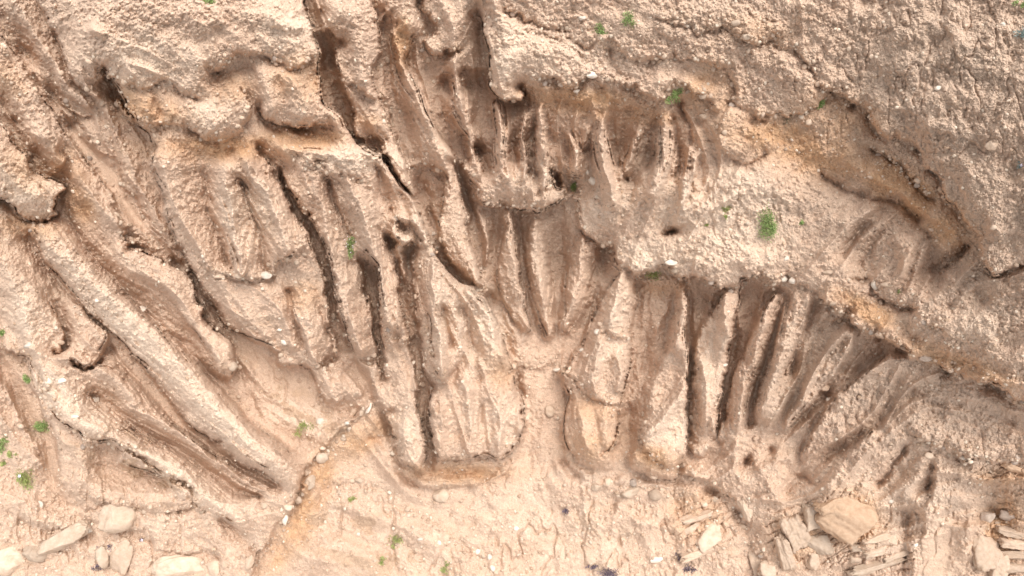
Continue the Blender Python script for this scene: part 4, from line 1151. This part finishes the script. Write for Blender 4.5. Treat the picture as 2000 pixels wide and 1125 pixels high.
# layered bedrock: blocks split along their beds
BEDS = [
    (1650, 1012, 42, 46, 62, 'o', 22, 3.2, "largest orange bedrock block with upright joints, lower right"),
    (1590, 1012, 24, 32, 15, 'p', 18, 3.5, "pale grooved bedrock block left of the largest orange one"),
    (1553, 1038, 22, 36, 25, 't', 18, 3.0, "tan grooved bedrock block leaning left of the pale grooved one"),
    (1530, 1078, 15, 34, 20, 't', 16, 2.6, "narrow tan bedrock block lowest on the left of the outcrop"),
    (1600, 1064, 24, 18, 0, 'p', 14, 0, "whitish smooth bedrock lump in the middle of the outcrop"),
    (1591, 1096, 13, 18, -10, 't', 9, 0, "leaf shaped tan slab below the whitish lump"),
    (1624, 982, 34, 14, 18, 'o', 14, 2.0, "brown cracked bedrock cap above the largest orange block"),
    (1712, 1052, 28, 6, 14, 't', 9, 0, "thin tan slab, top one of the stack right of the orange block"),
    (1706, 1076, 22, 8, 8, 'p', 9, 0, "short pale slab, second of the stack"),
    (1755, 1082, 38, 5, 14, 'p', 7, 0, "long thin pale slab beside the second of the stack"),
    (1671, 1068, 9, 8, 20, 'p', 8, 0, "small square block at the left end of the slab stack"),
    (1670, 1092, 11, 9, 0, 't', 9, 0, "brown square block under the small one left of the stack"),
    (1720, 1104, 60, 7, 13, 'p', 8, 0, "longest pale slab near the bottom edge"),
    (1680, 1116, 24, 9, 20, 't', 9, 0, "brown slab end under the longest pale slab"),
    (1974, 1036, 26, 9, -4, 't', 12, 0, "bedded slab in the right corner, top of its pile"),
    (1984, 1060, 28, 8, 0, 't', 12, 0, "bedded slab in the right corner, second of its pile"),
    (1978, 1084, 26, 7, -3, 't', 12, 0, "bedded slab in the right corner, third of its pile"),
    (1990, 1108, 28, 9, 2, 't', 12, 0, "bedded slab in the right corner, lowest of its pile"),
    (1922, 1070, 26, 40, 10, 't', 16, 0, "rough yellow bedrock mass beside the corner pile"),
    (1950, 1108, 18, 26, 15, 't', 14, 0, "rough yellow bedrock lump between the mass and the corner pile"),
    (1982, 914, 22, 9, -22, 'o', 9, 2.5, "orange broken bricks of rock at the right edge"),
    (1928, 1010, 12, 10, 0, 'g', 9, 0, "small grey brown block above the yellow bedrock mass"),
    (1975, 1010, 18, 10, 0, 'g', 9, 0, "grey brown block above the corner pile"),
    (1372, 1076, 46, 8, 16, 't', 12, 0, "long tan slab dipping left near the bottom, right of centre"),
    (1385, 1046, 30, 18, 35, 'p', 14, 0, "pale bedrock block above the dipping slab"),
    (1358, 1012, 34, 7, 18, 't', 9, 0, "thin bedrock layer at the head of the dipping slabs"),
    (1345, 1036, 22, 6, 22, 't', 8, 0, "broken bedrock layer under the thin head layer"),
    (1478, 1098, 12, 22, 12, 't', 10, 0, "orange tan slab at the foot of the dark crevice"),
    (1500, 1110, 14, 14, 0, 'p', 9, 0, "pale block right of the slab at the crevice foot"),
]
for i, (u, v, rx, ry, dg, mt, rz, gr, lab) in enumerate(BEDS):
    rock("bedrock_block" if gr or ry > 9 else "rock_slab", u, v, rx, ry, dg, mt, lab, "bedrock", rz=rz, seed=300 + i, cuts=5, boxy=8, groove=gr, rough=.09, sink=.55, group="bedrock blocks and slabs")

# cobbles standing out of the lips: 300 of them one by one, the smaller rest as gravel
ZONES = [(1000, 1600, 20, 120, "pebbly lip along the top, right of centre"), (1000, 1420, 120, 330, "overhang above the second tier of fins"), (1420, 2100, 100, 480, "upper right rim of the orange bowl"),
         (1200, 1600, 330, 640, "ragged lip over the dark recesses"), (1600, 2100, 480, 860, "long slanting lip on the right"), (1600, 2100, 860, 1130, "row of pebbles lower right"),
         (860, 1200, 300, 560, "rim of the central bowl"), (860, 1420, 560, 960, "middle columns"), (600, 860, 0, 420, "crusted columns near the top"), (0, 600, 0, 330, "crust edge upper left"),
         (300, 700, 330, 620, "jagged lip of the big left mass"), (0, 470, 330, 1130, "long ribs on the left"), (470, 860, 620, 1130, "ledge rim above the orange gully"), (600, 860, 420, 620, "long central edge")]
PROTO = []
for k in range(10):
    V, F = rock_verts(2, 500 + k, 7, .08)
    V = V * np.array([1, RNG.uniform(.6, .95), RNG.uniform(.5, .9)])
    PROTO.append((V, F))
cand = []
for Q, jump, jag in LIPPTS:
    if jag < .9: continue
    n = int(len(Q) * .6 / (3.4 if jag > 1.3 else 8))
    for _ in range(n):
        p = Q[RNG.integers(len(Q))] + RNG.normal(size=2) * (7 if jag > 1.3 else 8)
        cand.append((p[0], p[1], 1.5 + 5.2 * RNG.random() ** 2.6))
DENS = blob([(1850, 640, 160, 50, 30, 1), (1800, 200, 300, 200, 20, .55), (1950, 400, 120, 200, 0, .6), (1200, 60, 260, 60, 0, .6), (1250, 760, 10, 10, 0, .1), (1165, 770, 60, 26, 15, 1), (1380, 480, 150, 60, 10, .7),
             (1450, 80, 130, 50, 15, .9), (1880, 890, 120, 30, 5, .8), (1090, 380, 160, 30, 0, .6), (1600, 1000, 300, 120, 0, .3), (1000, 1060, 500, 90, 0, .6), (560, 1040, 60, 70, 30, .6), (640, 900, 50, 60, 20, .4), (200, 1040, 260, 90, 0, .6), (860, 640, 60, 90, 0, .3)])
while len(cand) < 15000:
    x, y = RNG.uniform(-100, 2100), RNG.uniform(-100, 1225)
    if RNG.random() < .22 + .78 * float(sample(DENS, x, y)) and float(sample(SANDY, x, y)) < .5:
        cand.append((x, y, 1.2 + 3.6 * RNG.random() ** 3))
cand.sort(key=lambda c: -c[2] * (1 if (0 < c[0] < 2000 and 0 < c[1] < 1125) else .01))
SHARED = {}
for i, (x, y, r) in enumerate(cand[:200]):
    z = next((z for z in ZONES if z[0] <= x < z[1] and z[2] <= y < z[3]), None)
    zt = z[4] if z else "slope outside the named edges"
    p, n, px = surf(x, y)
    k = i % 10; mt = "tptpptgp"[RNG.integers(8)]
    if (k, mt) not in SHARED: SHARED[(k, mt)] = mesh_np("cobble", *PROTO[k], MATS[mt])
    o = bpy.data.objects.new("cobble", SHARED[(k, mt)]); COL.objects.link(o)
    o.matrix_world = Matrix.Translation(p + n * r * px * .2) @ basis(n, RNG.uniform(0, 360)).to_4x4() @ Matrix.Diagonal((r * px, r * px, r * px, 1))
    thing(o, "small rounded cobble set in the " + zt, "cobble", "cobbles in the " + zt)
VV_, FF_, off = [], [], 0
CC_ = []
P1 = [rock_verts(1, 700 + k, 5, .08) for k in range(8)]
for i, (x, y, r) in enumerate(cand[200:]):
    p, n, px = surf(x, y)
    V, F = P1[i % 8]
    M = np.array(basis(n, RNG.uniform(0, 360)))
    V = (V * np.array([1, RNG.uniform(.6, 1), RNG.uniform(.5, .9)]) * r * px) @ M.T + np.array(p + n * r * px * .15)
    VV_.append(V); FF_.append(F + off); off += len(V)
    base = np.array([(.58, .44, .33), (.52, .38, .28), (.68, .56, .44), (.48, .34, .24)][RNG.integers(4)]) * RNG.uniform(.85, 1.1)
    CC_.append(np.tile(np.append(base, 1), (len(V), 1)))
me = mesh_np("gravel", np.vstack(VV_), np.vstack(FF_), MAT_EARTH)
ca = me.color_attributes.new("soil", 'FLOAT_COLOR', 'POINT'); ca.data.foreach_set("color", np.vstack(CC_).astype(np.float32).ravel())
o = bpy.data.objects.new("gravel", me); COL.objects.link(o); o["kind"] = "stuff"; o["label"] = "small pale pebbles and grit bedded all over the cliff"

# ------------------------------------------------------------------ plants
def leaf_mat(name, c1, c2):
    m, nt, n, l, p = new_mat(name)
    nz = n.new("ShaderNodeTexNoise"); nz.inputs["Scale"].default_value = 30
    geo = n.new("ShaderNodeNewGeometry"); l.new(geo.outputs["Random Per Island"], nz.inputs["Vector"])
    mx = n.new("ShaderNodeMix"); mx.data_type = 'RGBA'; l.new(geo.outputs["Random Per Island"], mx.inputs[0])
    mx.inputs[6].default_value = (*c1, 1); mx.inputs[7].default_value = (*c2, 1)
    l.new(mx.outputs[2], p.inputs["Base Color"]); p.inputs["Roughness"].default_value = .6
    return m


M_GREEN = leaf_mat("leaf_green", (.15, .26, .06), (.40, .47, .19))
M_YELL = leaf_mat("leaf_yellow_green", (.22, .30, .07), (.45, .45, .18))
M_DRY = leaf_mat("dry_twig", (.30, .20, .12), (.50, .40, .28))
M_DARK = leaf_mat("dark_dry_leaf", (.09, .06, .08), (.26, .20, .24))
M_FLOWER = leaf_mat("white_petal", (.85, .80, .85), (.80, .70, .82))
M_SUCC = leaf_mat("blue_grey_leaf", (.16, .24, .22), (.42, .52, .50))


def blades(rx, ry, rz, n, ln, wd, seed, lobes=5):
    """n little folded leaves spread in a lumpy cushion, z up"""
    rg = np.random.default_rng(seed); V = []; F = []
    cs = [(rg.normal(size=2) * .5) for _ in range(lobes)]
    for i in range(n):
        c = cs[rg.integers(lobes)]; q = c + rg.normal(size=2) * .3
        r2 = min(1.2, math.hypot(*q)); b = np.array([q[0] * rx, q[1] * ry, rz * rg.random() * max(.1, 1 - r2 * .6)])
        d = np.array([q[0] + rg.normal() * .6, q[1] + rg.normal() * .6, .5 + rg.random() * .8]); d /= np.linalg.norm(d)
        s_ = np.cross(d, rg.normal(size=3)); s_ /= np.linalg.norm(s_); u_ = np.cross(d, s_)
        l_ = ln * rg.uniform(.6, 1.3); w_ = wd * rg.uniform(.7, 1.2)
        k = len(V)
        V += [b, b + d * l_ * .5 + s_ * w_, b + d * l_ * .5 - s_ * w_, b + d * l_ - u_ * l_ * .15, b + d * l_ * .45 + u_ * w_ * .6]
        F += [(k, k + 1, k + 4), (k, k + 4, k + 2), (k + 1, k + 3, k + 4), (k + 4, k + 3, k + 2)]
    return np.array(V), np.array(F)


def tube(pts, r0, r1):
    V = []; F = []; pts = [np.array(p_, float) for p_ in pts]; m = 6
    for i, p_ in enumerate(pts):
        d = pts[min(i + 1, len(pts) - 1)] - pts[max(i - 1, 0)]; d /= np.linalg.norm(d)
        a = np.cross(d, [.3, .9, .2]); a /= np.linalg.norm(a); b = np.cross(d, a); r = r0 + (r1 - r0) * i / (len(pts) - 1)
        V += [p_ + (a * math.cos(t) + b * math.sin(t)) * r for t in np.linspace(0, 2 * math.pi, m, endpoint=False)]
    for i in range(len(pts) - 1):
        for j in range(m): F.append((i * m + j, i * m + (j + 1) % m, (i + 1) * m + (j + 1) % m, (i + 1) * m + j))
    return V, F


def plant(name, u, v, rx, ry, deg, mat, label, cat, seed, flowers=0, dens=1.0, dry=0):
    p, n, px = surf(u, v)
    root = bpy.data.objects.new(name, None); COL.objects.link(root); root.empty_display_size = .1
    M = basis(n, deg); root.matrix_world = Matrix.Translation(p) @ M.to_4x4()
    thing(root, label, cat)
    rx_, ry_ = rx * px * 1.15, ry * px * 1.15; rz = min(rx_, ry_) * .8
    num = int(60 + rx * ry * 1.1 * dens)
    V, F = blades(rx_ * .8, ry_ * .8, rz, num, 3.6 * px, .9 * px, seed, lobes=3 + int(rx * ry / 40))
    def child(nm, V, F, m):
        o = bpy.data.objects.new(nm, mesh_np(nm, V, F, m, False)); COL.objects.link(o); o.parent = root; return o
    child("leaves", V, F, mat)
    rg = np.random.default_rng(seed + 1); VS, FS = [], []
    for _ in range(5 + dry):
        e = np.array([rg.normal() * rx_ * .5, rg.normal() * ry_ * .5, rz * .6])
        if dry: e = e * np.array([1.3, 1.3, 1])
        a, f = tube([(0, 0, -.02), e * .5 + [0, 0, .02], e], .5 * px, .2 * px); FS += [tuple(q + len(VS) for q in ff) for ff in f]; VS += a
    child("stem", np.array(VS), np.array(FS), M_DRY)
    for _ in range(flowers):
        c = np.array([rg.normal() * rx_ * .4, rg.normal() * ry_ * .4, rz * 1.1]); VF, FF = [c], []
        R_ = (1.3 if flowers > 2 else 4.5) * px
        for t in range(10):
            a = t * math.pi / 5; VF.append(c + np.array([math.cos(a), math.sin(a), .25]) * R_ * (1 if t % 2 else .55))
        VF.append(c - [0, 0, R_ * .4])
        for t in range(10): FF += [(0, 1 + t, 1 + (t + 1) % 10), (11, 1 + (t + 1) % 10, 1 + t)]
        child("flower", np.array(VF), np.array(FF), M_FLOWER)


PLANTS = [
    (1172, 58, 12, 16, 15, 'g', "green leafy tuft growing in a notch near the top edge, left of a pair", 0),
    (1229, 40, 10, 13, -20, 'g', "green tuft on the top slope, right and higher one of a pair", 0),
    (1319, 182, 10, 15, -20, 'g', "green tuft on the tip of the overhang beside the alcove", 0),
    (1602, 199, 9, 11, 10, 'g', "small bright green tuft above the orange bowl", 0),
    (1537, 232, 7, 11, -10, 'd', "small dry greenish sprig on the lip left of the orange bowl", 0),
    (1125, 364, 9, 18, -15, 'g', "narrow green tuft beside the white rock on the ledge", 0),
    (1418, 408, 8, 7, 0, 'y', "sparse sprig on the pale slope left of the large shrub, upper of two", 0),
    (1416, 425, 4, 5, 0, 'y', "sparse sprig on the pale slope left of the large shrub, lower of two", 0),
    (1381, 440, 4, 4, 0, 'y', "tiny sprout near the ragged lip left of the two sprigs", 0),
    (1499, 440, 18, 30, 10, 'g', "largest green shrub, on the pale slope right of centre", 0),
    (1568, 434, 4, 4, 0, 'g', "tiny green sprout right of the large shrub", 0),
    (1275, 537, 16, 13, 0, 'y', "round yellow green cushion hanging at the lip over the dark recess", 0),
    (1753, 571, 5, 7, 0, 'g', "small vivid green sprout between the dome and the pebble band", 0),
    (687, 480, 14, 17, 0, 'g', "dark green cushion dotted with white flowers on the left mass", 11),
    (412, 3, 13, 9, 0, 'g', "green tuft cut by the top edge at upper left", 1),
    (86, 831, 16, 11, -15, 'g', "dense green cushion in the sandy gully at far left", 0),
    (57, 738, 11, 9, 0, 'g', "small green tuft above the dense cushion at far left", 0),
    (4, 648, 6, 6, 0, 'g', "green sprig at the left edge, topmost there", 0),
    (593, 838, 14, 11, 0, 'y', "soft green cushion on the sandy ledge above the orange gully", 0),
    (6, 870, 12, 13, 0, 'g', "green clump at the left edge beside the sandy gully", 1),
    (24, 886, 8, 6, 0, 'y', "thin yellowish sprigs right of the left edge clump", 0),
    (6, 903, 9, 5, 20, 'y', "yellow green sprig below the left edge clump", 0),
    (53, 932, 20, 22, 10, 'y', "grassy green clump with one lilac white flower at lower left", 1),
    (1994, 10, 8, 8, 0, 'g', "green sprig in the top right corner", 0),
    (1997, 66, 9, 12, 0, 's', "blue grey succulent at the right edge near the top", 0),
    (775, 1052, 14, 11, 15, 'y', "yellow green tuft on the low mound at the bottom", 0),
    (690, 972, 6, 6, 0, 'y', "faint green tuft at the upper end of the low mound", 0),
    (742, 1094, 7, 6, 0, 'y', "faint green tuft near the bottom edge below the mound tuft", 0),
    (871, 1110, 8, 9, 0, 'y', "dry yellow tuft at the bottom edge of the mound", 0),
    (3, 1106, 6, 8, 0, 'y', "yellow green tuft on the corner boulder", 0),
    (1988, 322, 5, 5, 0, 's', "tiny pale flowered sprig on the right edge slope", 1),
    (1105, 999, 6, 8, 15, 'k', "small dark dried tuft in the groove at bottom centre", 0),
    (1184, 1113, 24, 10, -20, 'k', "largest dark purplish dried tuft at the bottom edge", 0),
    (1158, 1104, 10, 6, 0, 'k', "brownish dried tuft left of the largest dark one", 0),
    (1325, 1084, 7, 9, 20, 'k', "dark dried tuft by the dipping slab, upper of two", 0),
    (1346, 1109, 14, 8, 0, 'k', "bluish dark dried tuft by the dipping slab, lower of two", 0),
    (205, 1076, 8, 9, 0, 'k', "dark dried sprigs beside the round boulder", 0),
    (190, 1112, 9, 5, 0, 'k', "dark dried sprigs at the bottom edge at left", 0),
    (278, 1054, 7, 4, 0, 'k', "dark sprig with a white fleck right of the round boulder", 1),
    (1682, 1022, 5, 8, 0, 'k', "dark and white sprig on the orange bedrock block", 2),
]
PM = dict(g=M_GREEN, y=M_YELL, d=M_DRY, s=M_SUCC, k=M_DARK)
for i, (u, v, rx, ry, dg, mt, lab, fl) in enumerate(PLANTS):
    nm = {'g': "green_tuft", 'y': "yellow_green_tuft", 'd': "dry_sprig", 's': "succulent", 'k': "dried_tuft"}[mt]
    plant(nm, u, v, rx, ry, dg, PM[mt], lab, "plant", 900 + i * 3, fl, dens=2.4 if mt == 'g' else 1.3, dry=4 if mt in 'dk' else 0)
